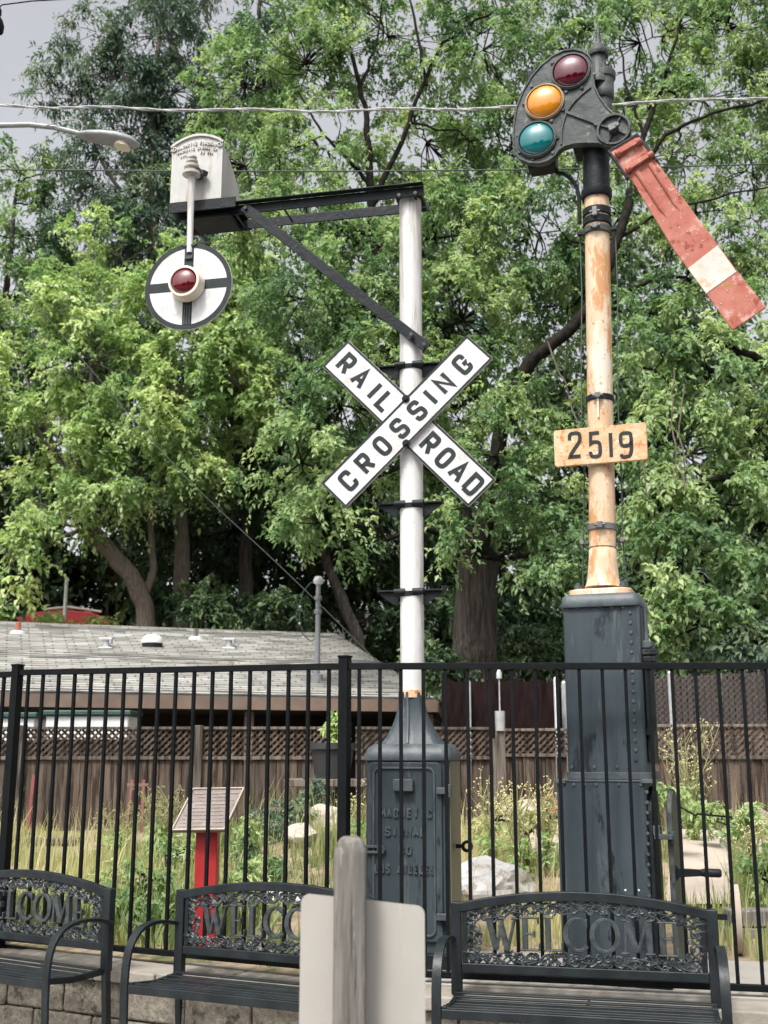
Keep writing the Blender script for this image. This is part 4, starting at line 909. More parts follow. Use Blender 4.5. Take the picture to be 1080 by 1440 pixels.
for t in (60, 150, 245, 330):
    d = Vector((math.cos(RAD(t)), math.sin(RAD(t)))); b.ribbon([(hc[0] + d.x * hr * .25, hc[1] + d.y * hr * .25), (hc[0] + d.x * hr * .9, hc[1] + d.y * hr * .9)], .009, SVp - .014, SVp + .0005)
b.build('hub', M['casting'], spec, bevel=.002)
b = MB(); b.box((hc[0], SVp - .04, hc[1]), (.055, .02, .035), Matrix.Rotation(RAD(-20), 3, 'Y')); b.disc((hc[0] + .025, hc[1] + .005), .014, SVp - .055, SVp - .03, 6); b.build('hub_bolt', M['bracket'], spec, bevel=.003)
lr = sz(104 / 4.5, 790, 120, 6.5)
for nm, (x_, y_), mt in (('red', (462, 366), 'lens_red'), ('yellow', (297, 560), 'lens_yellow'), ('green', (247, 797), 'lens_green')):
    cc = sv(*z5(x_, y_), SVp)
    b = MB(); b.ring(cc, lr * .99, lr * 1.11, SVp - .016, SVp + .001, 40); b.ring(cc, lr * .985, lr * 1.045, SVp - .022, SVp - .0165, 40)
    bz = b.build('bezel', M['casting'] if nm != 'yellow' else pm('amber_bezel', (.20, .13, .07), (.30, .2, .1), 8, .5), spec, bevel=.002)
    b = MB(); b.dome(cc, lr * .985, SVp - .004, .05, 36, 8); b.build('lens', M[mt], bz, True)
for q in ((545, 265), (612, 380), (533, 467), (432, 492), (415, 607), (340, 676), (378, 783), (222, 922), (138, 873), (127, 765), (165, 568), (215, 458), (345, 308), (350, 878)):
    cc = sv(*z5(*q), SVp); b = MB(); b.disc(cc, .010, SVp - .010, SVp + .001, 10); b.build('bolt', M['iron'] if q[0] in (545, 533, 415, 378, 222) else M['cabinet_edge'], spec)
a0, a1 = sv(*z5(175, 915), SVp), sv(*z5(378, 990), SVp)
b = MB(); b.box2((a0[0], SVp + .057, a1[1] + .075), (a1[0] - .02, SVp + .17, a0[1] + .36)); b.box2((a0[0] + .01, SVp + .057, a0[1] + .361), (a1[0] + .06, SVp + .2, a0[1] + .62)); b.build('lamp_housing', M['iron'], sem, bevel=.01)
b = MB(); a0, a1 = sv(*z5(420, 845), 0), sv(*z5(735, 700), 0); b.box2((a0[0] + .06, SVp + .057, a0[1] - .06), (a1[0], rm + .02, a1[1])); b.build('bearing_box', M['iron'], sem, bevel=.01)
# finial stack
ft, fb = sv(*z5(635, 40), .0), sv(*z5(634, 400), .0); px_ = sz(1 / 4.5, 840, 60, 6.5)
prof = [(0, 4), (4, 6), (8, 40), (14, 110), (22, 150), (40, 180), (58, 200), (62, 222), (58, 238), (44, 242), (44, 262), (47, 280), (47, 365), (60, 380), (60, 420)]
b = MB(); b.lathe([(max(r, .5) * px_, h * px_) for r, h in prof], (ft[0], 0.0, ft[1]), (fb[0], 0.0, fb[1]), 24); b.build('finial', M['casting'], sem, True, ang=45)
d0, d1 = sv(*z5(672, 368), .02), sv(*z5(668, 640), .02)
prof = [(50, 0), (66, 6), (68, 30), (66, 46), (58, 50), (58, 120), (60, 124), (60, 170), (54, 178), (48, 182), (48, 300)]
b = MB(); b.lathe([(r * px_, h * px_) for r, h in prof], (d0[0], .02, d0[1]), (d1[0], .02, d1[1]), 24); b.build('lamp_drum', M['casting'], sem, True, ang=45)
b = MB(); pts = [sv(*z5(*q), .02) for q in ((372, 985), (380, 1012), (425, 1022), (470, 1055), (502, 1100), (517, 1160), (522, 1330))]
b.tube([(p[0], .0, p[1]) for p in pts], .012, 8); b.build('conduit', M['iron'], sem, True)
# the arm
def z6(x, y): return (840 + x / 4.3625, 150 + y / 4.3625)
AV = SVp - .012
def q2(*pts): return [sv(*z6(*p), AV) for p in pts]
b = MB(); b.prism(q2((72, 275), (245, 172), (365, 332), (188, 442)), AV - .004, AV + .02); sock = b.build('arm_socket', M['blade_red'], sem, bevel=.004)
b = MB(); b.ribbon(q2((188, 442), (72, 275), (245, 172), (365, 332)), .012, AV - .010, AV + .022); b.build('socket_edge', M['iron'], sock)
for e in (((115, 305), (270, 215)), ((180, 402), (345, 295))):
    (a, c_), (g, h) = q2(*e); b = MB(); b.bar((a, AV - .018, c_), (g, AV - .018, h), .028, .026); b.lathe([(.020, 0), (.020, .03)], (a, AV - .018, c_), (g, AV - .018, h), 10); L_ = (Vector((a, c_)) - Vector((g, h))).length; b.lathe([(.020, L_ - .03), (.020, L_)], (a, AV - .018, c_), (g, AV - .018, h), 10); b.build('clamp_bar', M['blade_red'], sock, bevel=.004)
b = MB(); b.prism(q2((196, 428), (350, 318), (600, 660), (860, 1010), (1036, 1232), (828, 1372), (670, 1150), (470, 880)), AV - .002, AV + .010); arm = b.build('arm_blade', M['blade_red'], sem, bevel=.004)
b = MB(); b.prism(q2((556, 994), (738, 852), (853, 1014), (668, 1147)), AV - .0045, AV + .0); b.build('white_stripe', M['blade_white'], arm)
for e in (((245, 405), (425, 680)), ((325, 355), (505, 640))):
    (a, c_), (g, h) = q2(*e); b = MB(); b.tube([(a, AV - .002, c_), (a + (g - a) * .8, AV - .002, c_ + (h - c_) * .8), (g, AV + .0, h)], [.015, .013, .003], 8); b.build('rib', M['blade_red'], arm, True)
b = MB(); random.seed(3)
for i in range(20):
    t = random.uniform(.02, .97); s_ = random.uniform(.08, .92)
    L_ = (random.uniform(470, 500)); a0 = (200 + (815 - 200) * t + (150 + 60 * t) * s_, 425 + (1370 - 425) * t - (115 + 30 * t) * s_)
    cc = sv(*z6(*a0), AV); b.dome(cc, .004, AV - .002, .003, 6, 2)
o = b.build('paint_chips', M['blade_white'], arm); o['kind'] = 'stuff'
# ------------------------------------------------------------------ number plate
NV = -rm - .03
c = sv(844.5, 625.5, NV); nb = empty('number_plate', SS.world(c[0], NV, c[1]), -SS.th); tag(nb, 'cream rusty number plate reading 2519 on the semaphore mast', 'sign')
q = [sv(*p, NV) for p in ((779, 600), (910, 599), (910, 651), (779, 652))]
u0, u1 = (q[0][0] + q[3][0]) / 2 - c[0], (q[1][0] + q[2][0]) / 2 - c[0]; w0, w1 = (q[2][1] + q[3][1]) / 2 - c[1], (q[0][1] + q[1][1]) / 2 - c[1]
b = MB(); b.prism(rpoly(u0, u1, w0, w1, .014), 0, .022); pl = b.build('plate', M['plate'], nb, bevel=.004)
for ch, px, wpx in (('2', 808.5, 19), ('5', 837, 18), ('1', 859, 7), ('9', 880.5, 19)):
    a, d = sv(px, 625.5, NV); g = MB(); glyph(g, ch, (a - c[0], d - c[1]), sz(wpx, px, 625, 6.1), sz(38, px, 625, 6.1), .019, -.003, .0005); g.build('digit', M['letter'], pl)
from mathutils import noise as mnoise
# ================================================================== welcome benches
def serif_letters():
    """each letter of the bench word as strokes (points, widths) in a unit-height box, plus its width"""
    TK, TN, SF = .17, .09, .055
    def ell(rx, ry, a0, a1, n=26):
        pts, ws = [], []
        for i in range(n + 1):
            t = RAD(a0 + (a1 - a0) * i / n); pts.append((rx + rx * math.cos(t), .5 + ry * math.sin(t))); ws.append(TN + (TK - TN) * abs(math.cos(t)) ** 1.3)
        return pts, ws
    S = lambda x0, x1, z: ([(x0, z), (x1, z)], SF)
    W = [([(.10, .97), (.36, .04)], TK), ([(.36, .04), (.60, .97)], TN), ([(.52, .80), (.76, .04)], TK), ([(.76, .04), (1.02, .97)], TN), S(-.02, .24, .97), S(.46, .70, .97), S(.90, 1.14, .97)]
    E = [([(.16, .03), (.16, .97)], TK), S(.0, .62, .97), S(.0, .66, .03), S(.2, .48, .5), ([(.61, .98), (.61, .80)], SF), ([(.65, .02), (.65, .24)], SF), ([(.48, .40), (.48, .60)], SF)]
    L = [([(.16, .03), (.16, .97)], TK), S(.0, .34, .97), S(.0, .64, .03), ([(.63, .02), (.63, .28)], SF)]
    c_, cw = ell(.40, .46, 48, 318)
    C_ = [(c_, cw), ([(.70, .96), (.70, .70)], SF)]
    o_, ow = ell(.43, .46, 0, 345, 28)
    O_ = [('closed', o_, ow)]
    Mm = [([(.12, .03), (.16, .97)], TN), ([(.17, .95), (.52, .06)], TK), ([(.52, .06), (.86, .95)], TN), ([(.90, .97), (.94, .03)], TK), S(-.02, .26, .03), S(.78, 1.1, .03), S(.02, .2, .97), S(.84, 1.04, .97)]
    return [('W', W, 1.12), ('E', E, .70), ('L', L, .68), ('C', C_, .80), ('O', O_, .88), ('M', Mm, 1.1), ('E', E, .70)]
def make_bench():
    root = empty('welcome_bench', (0, 0, 0)); HB = .588; mt = M['bench']
    arc = lambda u: .800 + .068 * (1 - (u / HB) ** 2)
    for s in (-1, 1):
        b = MB(); b.bar((s * HB, .035, 0), (s * HB, 0, .42), .034, .04, (0, 1, 0)); b.bar((s * HB, 0, .415), (s * HB, .0, .828), .05, .042, (0, 1, 0)); b.build('back_post', mt, root, bevel=.005)
        pts = [(0, .655), (-.07, .675), (-.17, .69), (-.27, .69), (-.35, .672), (-.41, .63), (-.445, .57), (-.46, .48), (-.458, .36), (-.448, .2), (-.44, 0)]
        pts = chaikin(pts, False, 2); b = MB(); rings = []
        u0, u1 = s * (HB + .02) - .021, s * (HB + .02) + .021
        for i, p in enumerate(pts):
            a = pts[max(i - 1, 0)]; c2 = pts[min(i + 1, len(pts) - 1)]; d = Vector((c2[0] - a[0], c2[1] - a[1])).normalized(); n = Vector((-d.y, d.x)) * .0085
            if i == 0: n *= 1
            rings.append([(u0, p[0] + n.x, p[1] + n.y), (u1, p[0] + n.x, p[1] + n.y), (u1, p[0] - n.x, p[1] - n.y), (u0, p[0] - n.x, p[1] - n.y)])
        b.loft(rings); b.build('arm_and_front_leg', mt, root, bevel=.002)
        b = MB(); b.bar((s * (HB - .012), -.015, .415), (s * (HB - .012), -.24, .408), .024, .03); b.bar((s * (HB - .012), -.24, .408), (s * (HB - .012), -.455, .43), .024, .03); b.build('seat_rail', mt, root, bevel=.003)
    us = [-HB + .02 + (2 * HB - .04) * i / 20 for i in range(21)]
    b = MB(); b.ribbon([(u, arc(u)) for u in us], .042, -.02, .02); b.build('top_rail', mt, root, bevel=.004)
    b = MB(); b.box2((-HB + .026, -.018, .515), (HB - .026, .018, .556)); b.build('bottom_rail', mt, root, bevel=.004)
    for s in (-1, 1):
        b = MB(); b.box2((s * (HB - .042) - .012, -.014, .557), (s * (HB - .042) + .012, .014, arc(HB - .04) - .018)); b.build('panel_stile', mt, root, bevel=.003)
    for i in range(7):
        v = -.045 - i * .0635; z = .430 - .012 * math.sin(math.pi * i / 6) + (.004 if i == 6 else 0)
        b = MB(); b.box2((-HB + .002, v - .0165, z - .005), (HB - .002, v + .0165, z + .005)); b.build('seat_slat', mt, root, bevel=.003)
    b = MB(); b.box2((-HB + .002, -.464, .395), (HB - .002, -.450, .435)); b.build('front_rail', mt, root, bevel=.004)
    # the word
    h = .152; letters = serif_letters(); gap = .085; tot = sum(w for _, _, w in letters) + gap * 6; sc = .885 / (tot * h); u = -.885 / 2 - .004
    for ch, strokes, w in letters:
        g = MB(); z0 = .612 + .012 * (1 - (u / .5) ** 2)
        for k, st in enumerate(strokes):
            if st[0] == 'closed': g.ribbon([(u + x * h * sc, z0 + z * h) for x, z in st[1]], [q * h for q in st[2]], -.022, .004, True)
            else: g.ribbon([(u + x * h * sc, z0 + z * h) for x, z in st[0]], ([q * h for q in st[1]] if isinstance(st[1], list) else st[1] * h), -.022 - k * .0005, .004)
        g.build('letter', M['bench_worn_highlight'], root, bevel=.003); u += (w + gap) * h * sc
    # cast vine scrollwork
    rnd = random.Random(5); b = MB()
    def strip(path, amp, n, ph, w=.008):
        tot_ = []
        for i in range(n * 12 + 1):
            t = i / (n * 12); (x, z), (nx, nz) = path(t); a = amp * math.sin(2 * math.pi * n * t + ph); tot_.append((x + nx * a, z + nz * a))
        b.tube([(x_, -.004, z_) for x_, z_ in tot_], w * .68, 5); return tot_
    def curl(x, z, a0, s, R, turns=1.4, w=.0085):
        pts = []
        for i in range(19):
            t = i / 18; r = R * (1 - t * .85); a = a0 + s * 2 * math.pi * turns * t
            pts.append((x + R * math.cos(a0 + math.pi) * -1 * 0 + r * math.cos(a), z + r * math.sin(a)))
        y_ = -.006 - .004 * rnd.random(); b.tube([(p_[0], y_, p_[1]) for p_ in pts], [w * .66 * (1 - .45 * i / 18) for i in range(19)], 5)
    def leaf(x, z, a, R):
        lob = [(0, .25), (25, .55), (50, .35), (72, .95), (90, .5), (108, .95), (130, .35), (155, .55), (180, .25), (270, .45)]
        pts = [(x + R * rr * math.cos(RAD(t) + a), z + R * rr * math.sin(RAD(t) + a)) for t, rr in lob]
        lob2 = [(90, 1.25)]
        pts = [(x + R * rr * math.cos(RAD(t) + a), z + R * rr * math.sin(RAD(t) + a)) for t, rr in [(-20, .4), (5, .85), (35, .42), (60, .95), (78, .55), (90, 1.3), (102, .55), (120, .95), (145, .42), (175, .85), (200, .4), (270, .35)]]
        y_ = -.006 - .004 * rnd.random(); n_ = len(pts); b.add([(x, y_ - .010, z)] + [(p_[0], y_ - (.005 if i_ % 2 else 0), p_[1]) for i_, p_ in enumerate(pts)] + [(x, y_ + .005, z)], [(0, 1 + i_, 1 + (i_ + 1) % n_) for i_ in range(n_)] + [(n_ + 1, 1 + (i_ + 1) % n_, 1 + i_) for i_ in range(n_)])
    topz = lambda u_: arc(u_) - .055
    paths = [lambda t: ((-.53 + 1.06 * t, topz(-.53 + 1.06 * t) + .004), (0, 1)), lambda t: ((-.53 + 1.06 * t, .583), (0, 1))]
    for k, pth in enumerate(paths):
        strip(pth, .025, 8, 0, .009); strip(pth, .022, 8, math.pi * .9, .009); strip(pth, .014, 11, 1.2, .007)
        for i in range(39):
            t = (i + .5) / 39 + rnd.uniform(-.01, .01); (x, z), _ = pth(t); dz = rnd.choice((-1, 1)) * rnd.uniform(.006, .020)
            if i % 3 == 0: leaf(x, z + dz, rnd.uniform(0, 6.28), rnd.uniform(.027, .038))
            elif i % 3 == 1: curl(x, z + dz, rnd.uniform(0, 6.28), rnd.choice((-1, 1)), rnd.uniform(.018, .025))
            else: leaf(x, z - dz, rnd.uniform(0, 6.28), rnd.uniform(.023, .031)); curl(x + .012, z + dz, rnd.uniform(0, 6.28), 1, .018)
    for s in (-1, 1):
        pth = lambda t: ((s * .512, .57 + .19 * t), (1, 0)); strip(pth, .022, 2, 0); strip(pth, .018, 2, 2.6)
        for i in range(12):
            x = s * rnd.uniform(.475, .54); z = .58 + .19 * (i + .5) / 12
            if i % 2: leaf(x, z, rnd.uniform(0, 6.28), rnd.uniform(.027, .036))
            else: curl(x, z, rnd.uniform(0, 6.28), s, rnd.uniform(.013, .02))
    o = b.build('vine_scrollwork', M['bench_worn_highlight'], root); o['kind'] = 'stuff'
    return root
bench = make_bench()
for ch_ in bench.children:                                 # shallow seat
    if ch_.name.split('.')[0] in ('seat_slat', 'arm_and_front_leg', 'seat_rail', 'front_rail'):
        for v_ in ch_.data.vertices:
            if v_.co.y < -.02: v_.co.y = -.02 + (v_.co.y + .02) * .92
GB = 'welcome benches along the retaining wall'
def place_bench(o, pl_, pr_):
    c = (pl_ + pr_) / 2; d = pr_ - pl_; o.location = (c.x, c.y, 0); o.rotation_euler = (0, 0, math.atan2(d.y, d.x))
r_l, r_r = Pz(638, 1268, .828), Pz(1004, 1279, .828)
place_bench(bench, r_l, r_r); tag(bench, 'black metal WELCOME bench in front of the riveted semaphore case', 'bench', GB)
b2 = copy_tree(bench); place_bench(b2, Pz(243, 1250, .828), Pz(560, 1269, .828)); tag(b2, 'black metal WELCOME bench partly hidden by the beige sign back', 'bench', GB)
b3 = copy_tree(bench); q = Pz(157, 1249, .828); a = RAD(31); tag(b3, 'black metal WELCOME bench cut off at the left edge of the photo', 'bench', GB)
place_bench(b3, q - Vector((1.2 * math.cos(a), -1.2 * math.sin(a), 0)), q)

# ------------------------------------------------------------------ sign seen from behind, in the foreground
YF = 2.95
t0 = P(493, 1176, YF); e = empty('street_sign', (t0.x, YF, 0)); tag(e, 'beige back of a sign on a weathered round-topped wooden post in front of the benches', 'sign')
hw_ = sz(22.5, 493, 1300, YF); H = t0.z; rings = []
b = MB(); n = 8
for z, k in [(0, 1), (H * .5, 1), (H - .045, 1)]:
    rings.append([(q[0], q[1], q[2]) for q in rrect(hw_ * k, .045, .012, z, 0, 0)])
for t in (20, 40, 60, 78):
    rings.append(rrect(hw_ * (.32 + .68 * math.cos(RAD(t))), .045 * (.5 + .5 * math.cos(RAD(t))), .010, H - .045 + .045 * math.sin(RAD(t)), 0, 0))
b.loft(rings); o = b.build('post', M['old_wood'], e, True, ang=50); o.rotation_euler = (0, 0, 0)
c0, c1, c2_, c3 = [P(*q, YF + .06) for q in ((423.5, 1257), (597, 1273), (600, 1470), (424, 1470))]
u0, u1 = c0.x - t0.x, c1.x - t0.x; zt_, zr = c0.z, c1.z; zlow = zt_ - .46
def corner(cx, cz, r, a0): return [(cx + r * math.cos(RAD(a0 + 90 * i / 5)), cz + r * math.sin(RAD(a0 + 90 * i / 5))) for i in range(6)]
b = MB(); r = .022
poly = corner(u1 - r, zr - r, r, 0) + corner(u0 + r, zt_ - r, r, 90) + corner(u0 + r, zlow + r, r, 180) + corner(u1 - r, zlow + r, r, 270)
b.prism(poly, .056, .060); b.build('panel', M['sign_back'], e)
for z in (zt_ - .09, zlow + .07):
    b = MB(); b.lathe([(.009, 0), (.009, .010), (.004, .014)], (0, .0605, z), (0, 1, z), 8); b.build('bolt', M['bracket'], e)

# ------------------------------------------------------------------ plaque on a red post
q = [P(242, 1168, 6.62), P(316, 1167, 6.56), P(343, 1109, 6.80), P(272, 1110, 6.86)]
cx = sum((p for p in q), Vector()) / 4; gz = terr(cx.x, cx.y + .02)
e = empty('plaque_stand', (cx.x, cx.y, gz)); tag(e, 'bronze plaque tilted on a bright red post in the garden', 'plaque')
qq = [p - e.location for p in q]; nn = (qq[1] - qq[0]).cross(qq[3] - qq[0]).normalized()
b = MB(); b.add([tuple(p) for p in qq] + [tuple(p - nn * .018) for p in qq], [(0, 1, 2, 3), (7, 6, 5, 4), (0, 4, 5, 1), (1, 5, 6, 2), (2, 6, 7, 3), (3, 7, 4, 0)]); pq = b.build('plaque', M['plaque'], e)
b = MB()
for i in range(4): b.bar(qq[i] + nn * .004, qq[(i + 1) % 4] + nn * .004, .008, .010, nn)
b.build('rim', M['plaque_edge'], pq)
ax, ay = qq[1] - qq[0], qq[3] - qq[0]; b = MB(); rnd = random.Random(2)
for k in range(10):
    t = .88 - k * .088; wds = []; x = .08 + (.12 if k in (1, 3, 5) else 0); xe = 1 - x
    while x < xe:
        w = rnd.uniform(.02, .07); a0 = qq[0] + ax * x + ay * t + nn * .003; a1 = qq[0] + ax * min(x + w, xe) + ay * t + nn * .003; b.bar(a0, a1, .0045 if k not in (0, 3) else .009, .002, nn); x += w + .03
o = b.build('raised_lettering', pm('worn_bronze', (.30, .255, .22), (.38, .33, .28), 9, .4, .3), pq); o['kind'] = 'stuff'
b = MB(); top = P(290, 1172, 6.72).z - gz; b.box((0, .01, (top + .03) / 2), (.125, .11, top + .03)); b.build('post', M['red'], e, bevel=.006)

# ------------------------------------------------------------------ planter tub and small things in the garden
e_ = P(467, 1094, 10.6); e = empty('planter_tub', e_); tag(e, 'black planter tub with a small leafy sprig beside the fence post', 'planter')
r0_ = sz(30, 467, 1090, 10.6); hh = sz(48, 467, 1070, 10.6)
b = MB(); b.lathe([(r0_ * .82, 0), (r0_, hh * .8), (r0_ * 1.12, hh * .82), (r0_ * 1.12, hh), (r0_ * 1.02, hh), (r0_ * 1.0, hh * .9)], (0, 0, 0), (0, 0, 1), 24); b.build('tub', M['black_plastic'], e, True)
b = MB(); b.lathe([(r0_ * .99, hh * .9), (.01, hh * .93)], (0, 0, 0), (0, 0, 1), 18); b.build('soil', M['dirt'], e)
for k in range(2):
    t = P(405 + 2, 1098, 10.5); b = MB(); b.box2((-.42 + .02 * k, -.32 + .35 * k, -.07), (.42, -.16 + .35 * k, -.005)); b.build('support_plank', M['lattice'], e, bevel=.006)
def rock(px, py, z, wpx, hpx, mat, label, seed, group='rocks in the garden', Y=None):
    p = Pz(px, py, z) if Y is None else P(px, py, Y); p.z = terr(p.x, p.y); w = sz(wpx, px, py, p.y) / 2; h = sz(hpx, px, py, p.y)
    bm = bmesh.new(); bmesh.ops.create_icosphere(bm, subdivisions=4, radius=1.0); r = random.Random(seed); pl_ = [(Vector((r.uniform(-1, 1), r.uniform(-1, 1), r.uniform(-.6, 1))).normalized(), r.uniform(.62, .95)) for _ in range(11)]
    for v in bm.verts:
        d = v.co.normalized(); k = 1.0
        for n_, t in pl_:
            a = d.dot(n_)
            if a > .05: k = min(k, t / a)
        v.co = d * (k + .10 * mnoise.noise(d * 2.3 + Vector((seed, 0, 0))) + .07 * abs(mnoise.noise(d * 5 + Vector((0, seed, 0)))) + .03 * mnoise.noise(d * 13))
        v.co.x *= w * 1.1; v.co.y *= w * .85; v.co.z *= h * .62; v.co.z += h * .40
    me = bpy.data.meshes.new('rock'); bm.to_mesh(me); bm.free(); o = link('boulder', me, mat); o.location = p; o.rotation_euler = (0, 0, r.uniform(0, .5))
    return tag(o, label, 'rock', group)
rock(676, 1296, G, 150, 66, M['rock_white'], 'large pale boulder right of the iron cabinet', 1)
rock(432, 1205, .6, 66, 44, M['rock'], 'brown pointed rock in the pile left of the cabinet', 2)
rock(425, 1246, .5, 56, 28, M['rock'], 'pale rounded rock low in the pile left of the cabinet', 3)
rock(456, 1150, .78, 62, 40, M['rock'], 'tan rock at the top of the pile by the fence post', 4, Y=9.7)
rock(478, 1196, .6, 60, 44, M['rock'], 'pale rock half hidden by the fence post', 5)
rock(395, 1292, .42, 84, 26, M['rock_white'], 'flat pale rock behind the middle bench', 6)
rock(772, 1232, .5, 92, 50, M['rock'], 'tan rock left of the riveted case', 7)
rock(738, 1196, .55, 70, 40, M['rock'], 'small tan rock above the large pale boulder', 8)
rock(1058, 1200, .5, 66, 46, M['rock'], 'tan rock at the right edge beyond the path', 9)
rock(1040, 1232, .45, 46, 34, M['rock_white'], 'small pale rock beside the path on the right', 10)
rock(1076, 1250, .45, 56, 44, M['rock'], 'tan rock low at the right edge of the garden', 11)
rock(252, 1245, .45, 54, 22, M['rock'], 'flat tan rock left of the red plaque post', 12)
for k, (a, b_, z, lab) in enumerate((((1022, 1292), (1120, 1288), .1, 'upper dark timber edging at the right behind the fence'), ((1016, 1316), (1120, 1314), .1, 'lower dark timber edging at the right behind the fence'))):
    p, r_ = P(*a, 7.2), P(*b_, 7.2); c = (p + r_) / 2; b = MB(); b.box((0, 0, 0), (r_.x - p.x, .14, .10)); o = b.build('timber_edging', M['old_wood'], bevel=.012); o.location = c; o.rotation_euler = (0, RAD(90) * 0, 0); tag(o, lab, 'timber', 'timber edging')
# low plank bench and red rods by the board fence
c = P(48, 1188, 11.4); e = empty('low_plank_ledge', (c.x, c.y, terr(c.x, c.y))); h_ = c.z - e.location.z + .04
b = MB(); b.box((0, 0, h_), (.86, .3, .05)); b.build('plank', M['lattice'], e, bevel=.006); b = MB(); b.box((0, .05, h_ / 2 - .01), (.82, .2, h_ - .035)); b.build('support', M['brown_trim'], e)
tag(e, 'low grey plank ledge against the board fence at far left', 'ledge')
p, r_ = P(38, 1182, 11.9), P(48, 1090, 12.2); b = MB(); b.tube([p, r_], .022, 8); tag(b.build('red_rod', pm('dark_red_rod', (.12, .025, .02), (.17, .04, .03), 8, .7), None, True), 'thin dark red rod leaning on the board fence at far left', 'rod')
c = P(187, 1165, 12.0); e = empty('rusty_frame', (c.x, c.y, terr(c.x, c.y))); b = MB(); hh_ = P(187, 1097, 12).z - e.location.z
b.bar((-.07, 0, 0), (-.05, .1, hh_), .03, .03); b.bar((.09, 0, 0), (.07, .1, hh_), .03, .03); b.build('upright', M['red'] if False else pm('dull_red_iron', (.12, .035, .03), (.18, .06, .05), 8, .6), e)
b = MB(); b.bar((-.1, .09, hh_ - .05), (.12, .09, hh_ - .05), .03, .03); b.build('crossbar', M['brown_trim'], e); tag(e, 'dull red iron frame leaning on the board fence left of the plaque', 'frame')
# grinding wheel seen edge on, right of the semaphore
c = P(1036, 1290, 6.7); e = empty('old_wheel', (c.x, c.y, terr(c.x, c.y))); tag(e, 'tan wheel seen edge-on beside the path at right', 'wheel'); R_ = sz(47, 1036, 1290, 6.7)
b = MB(); b.lathe([(R_, -.018), (R_, .018), (R_ - .03, .019), (R_ - .03, -.019)], (0, 0, R_), (1, -.25, R_), 28, cap=False); b.build('rim', M['path'], e, True, ang=40)
b = MB(); b.lathe([(.022, -.03), (.022, .03)], (0, 0, R_), (1, -.25, R_), 12); b.build('hub', M['iron'], e, True)
for k in range(6):
    t = math.pi * k / 3; d = Vector((.243 * math.cos(t), .97 * math.cos(t), math.sin(t))); b = MB(); b.bar(Vector((0, 0, R_)) + d * .03, Vector((0, 0, R_)) + d * (R_ - .02), .018, .02); b.build('spoke', M['path'], e)
b = MB(); b.bar((-.16, .04, R_ + .01), (-.05, .01, R_ + .01), .03, .03); b.bar((-.15, .04, 0), (-.15, .04, R_ + .02), .035, .03); b.build('axle_stand', M['iron'], e)
# small ground post with tube beside the trunk
c = P(704, 1062, 12.0); zg = terr(c.x, c.y); e = empty('marker_post', (c.x, c.y, zg)); h1, h2 = P(704, 1028, 12).z - zg, P(704, 1000, 12).z - zg
b = MB(); b.box((0, 0, h1 / 2), (.10, .08, h1)); b.build('post', M['lattice'], e, bevel=.008); b = MB(); b.lathe([(.05, 0), (.055, h2 - h1), (.04, h2 - h1)], (0, -.02, h1), (0, -.02, h1 + 1), 12); b.build('tube', M['steel'], e, True)
b = MB(); b.lathe([(.008, 0), (.008, .35), (.03, .36), (.03, .42), (.01, .46)], (0, -.02, h2 - .02), (0, -.02, 9), 8); b.build('rod', M['steel'], e, True); tag(e, 'short weathered post with grey tube in front of the maroon screen', 'post')

# ------------------------------------------------------------------ street lamp and overhead cables
YS = 12.5
e = empty('street_lamp', (P(-120, 200, YS).x, YS, 0)); o_ = e.location; tag(e, 'grey cobra-head street lamp reaching in at upper left', 'street lamp')
W = lambda p: tuple(p - o_)
arm = [P(*q, YS) for q in ((-120, 230), (-90, 200), (-50, 184), (0, 176.5), (40, 175.5), (75, 179), (100, 185), (120, 190))]
b = MB(); b.tube([W(p) for p in arm], [.05, .045, .04, .034, .033, .032, .032, .03], 10); b.build('arm', M['lamp_grey'], e, True)
b = MB(); b.lathe([(.12, 0), (.075, arm[0].z + .1)], (0, 0, 0), (0, 0, 1), 14); b.build('pole', M['lamp_grey'], e, True)
ph = [P(*q, YS) for q in ((112, 190), (125, 192), (145, 194), (165, 197), (185, 201), (196, 204))]; rr = [.05, .085, .105, .115, .095, .03]
b = MB(); rings = []
for p, r in zip(ph, rr):
    q = Vector(W(p)); rings.append([(q.x, q.y + r * 1.35 * math.cos(t), q.z + (r * .72 if math.sin(t) > 0 else r * .62) * math.sin(t)) for t in [2 * math.pi * i / 16 for i in range(16)]])
b.loft(rings); hd = b.build('lamp_head', M['lamp_grey'], e, True, ang=60)
q = Vector(W(P(172, 203, YS))); b = MB(); b.loft([[(q.x + .10 * math.cos(t), q.y + .10 * math.sin(t), q.z - dz + .02 * math.cos(t) * -1) for t in [2 * math.pi * i / 18 for i in range(18)]] for dz in (.0, .045)]); b.build('diffuser', M['bezel'], hd, True)
b = MB(); pts = [P(*q, YS - .05) for q in ((60, 178), (80, 172), (100, 168), (112, 170), (117, 178), (112, 187))]; b.tube([W(p) for p in pts], .007, 6); b.build('feed_wire', M['wire_light'], e, True)
def cable(name, pts, Y, r, mat, label, twist=0):
    P3 = [P(*q, Y) for q in pts]; out = []
    for i in range(len(P3) - 1):
        for k in range(14): out.append(P3[i].lerp(P3[i + 1], k / 14))
    out.append(P3[-1])
    sm = [sum((out[min(max(i + j, 0), len(out) - 1)] for j in range(-7, 8)), Vector()) / 15 for i in range(len(out))]
    b = MB()
    if twist:
        for ph in (0, math.pi): b.tube([p + Vector((0, math.cos(i * 1.1 + ph), math.sin(i * 1.1 + ph))) * r * .8 + Vector((0, 0, .012 * math.sin(i * .5))) for i, p in enumerate(sm)], r, 6)
    else: b.tube(sm, r, 6)
    return tag(b.build(name, mat, None, True), label, 'cable', 'overhead cables')
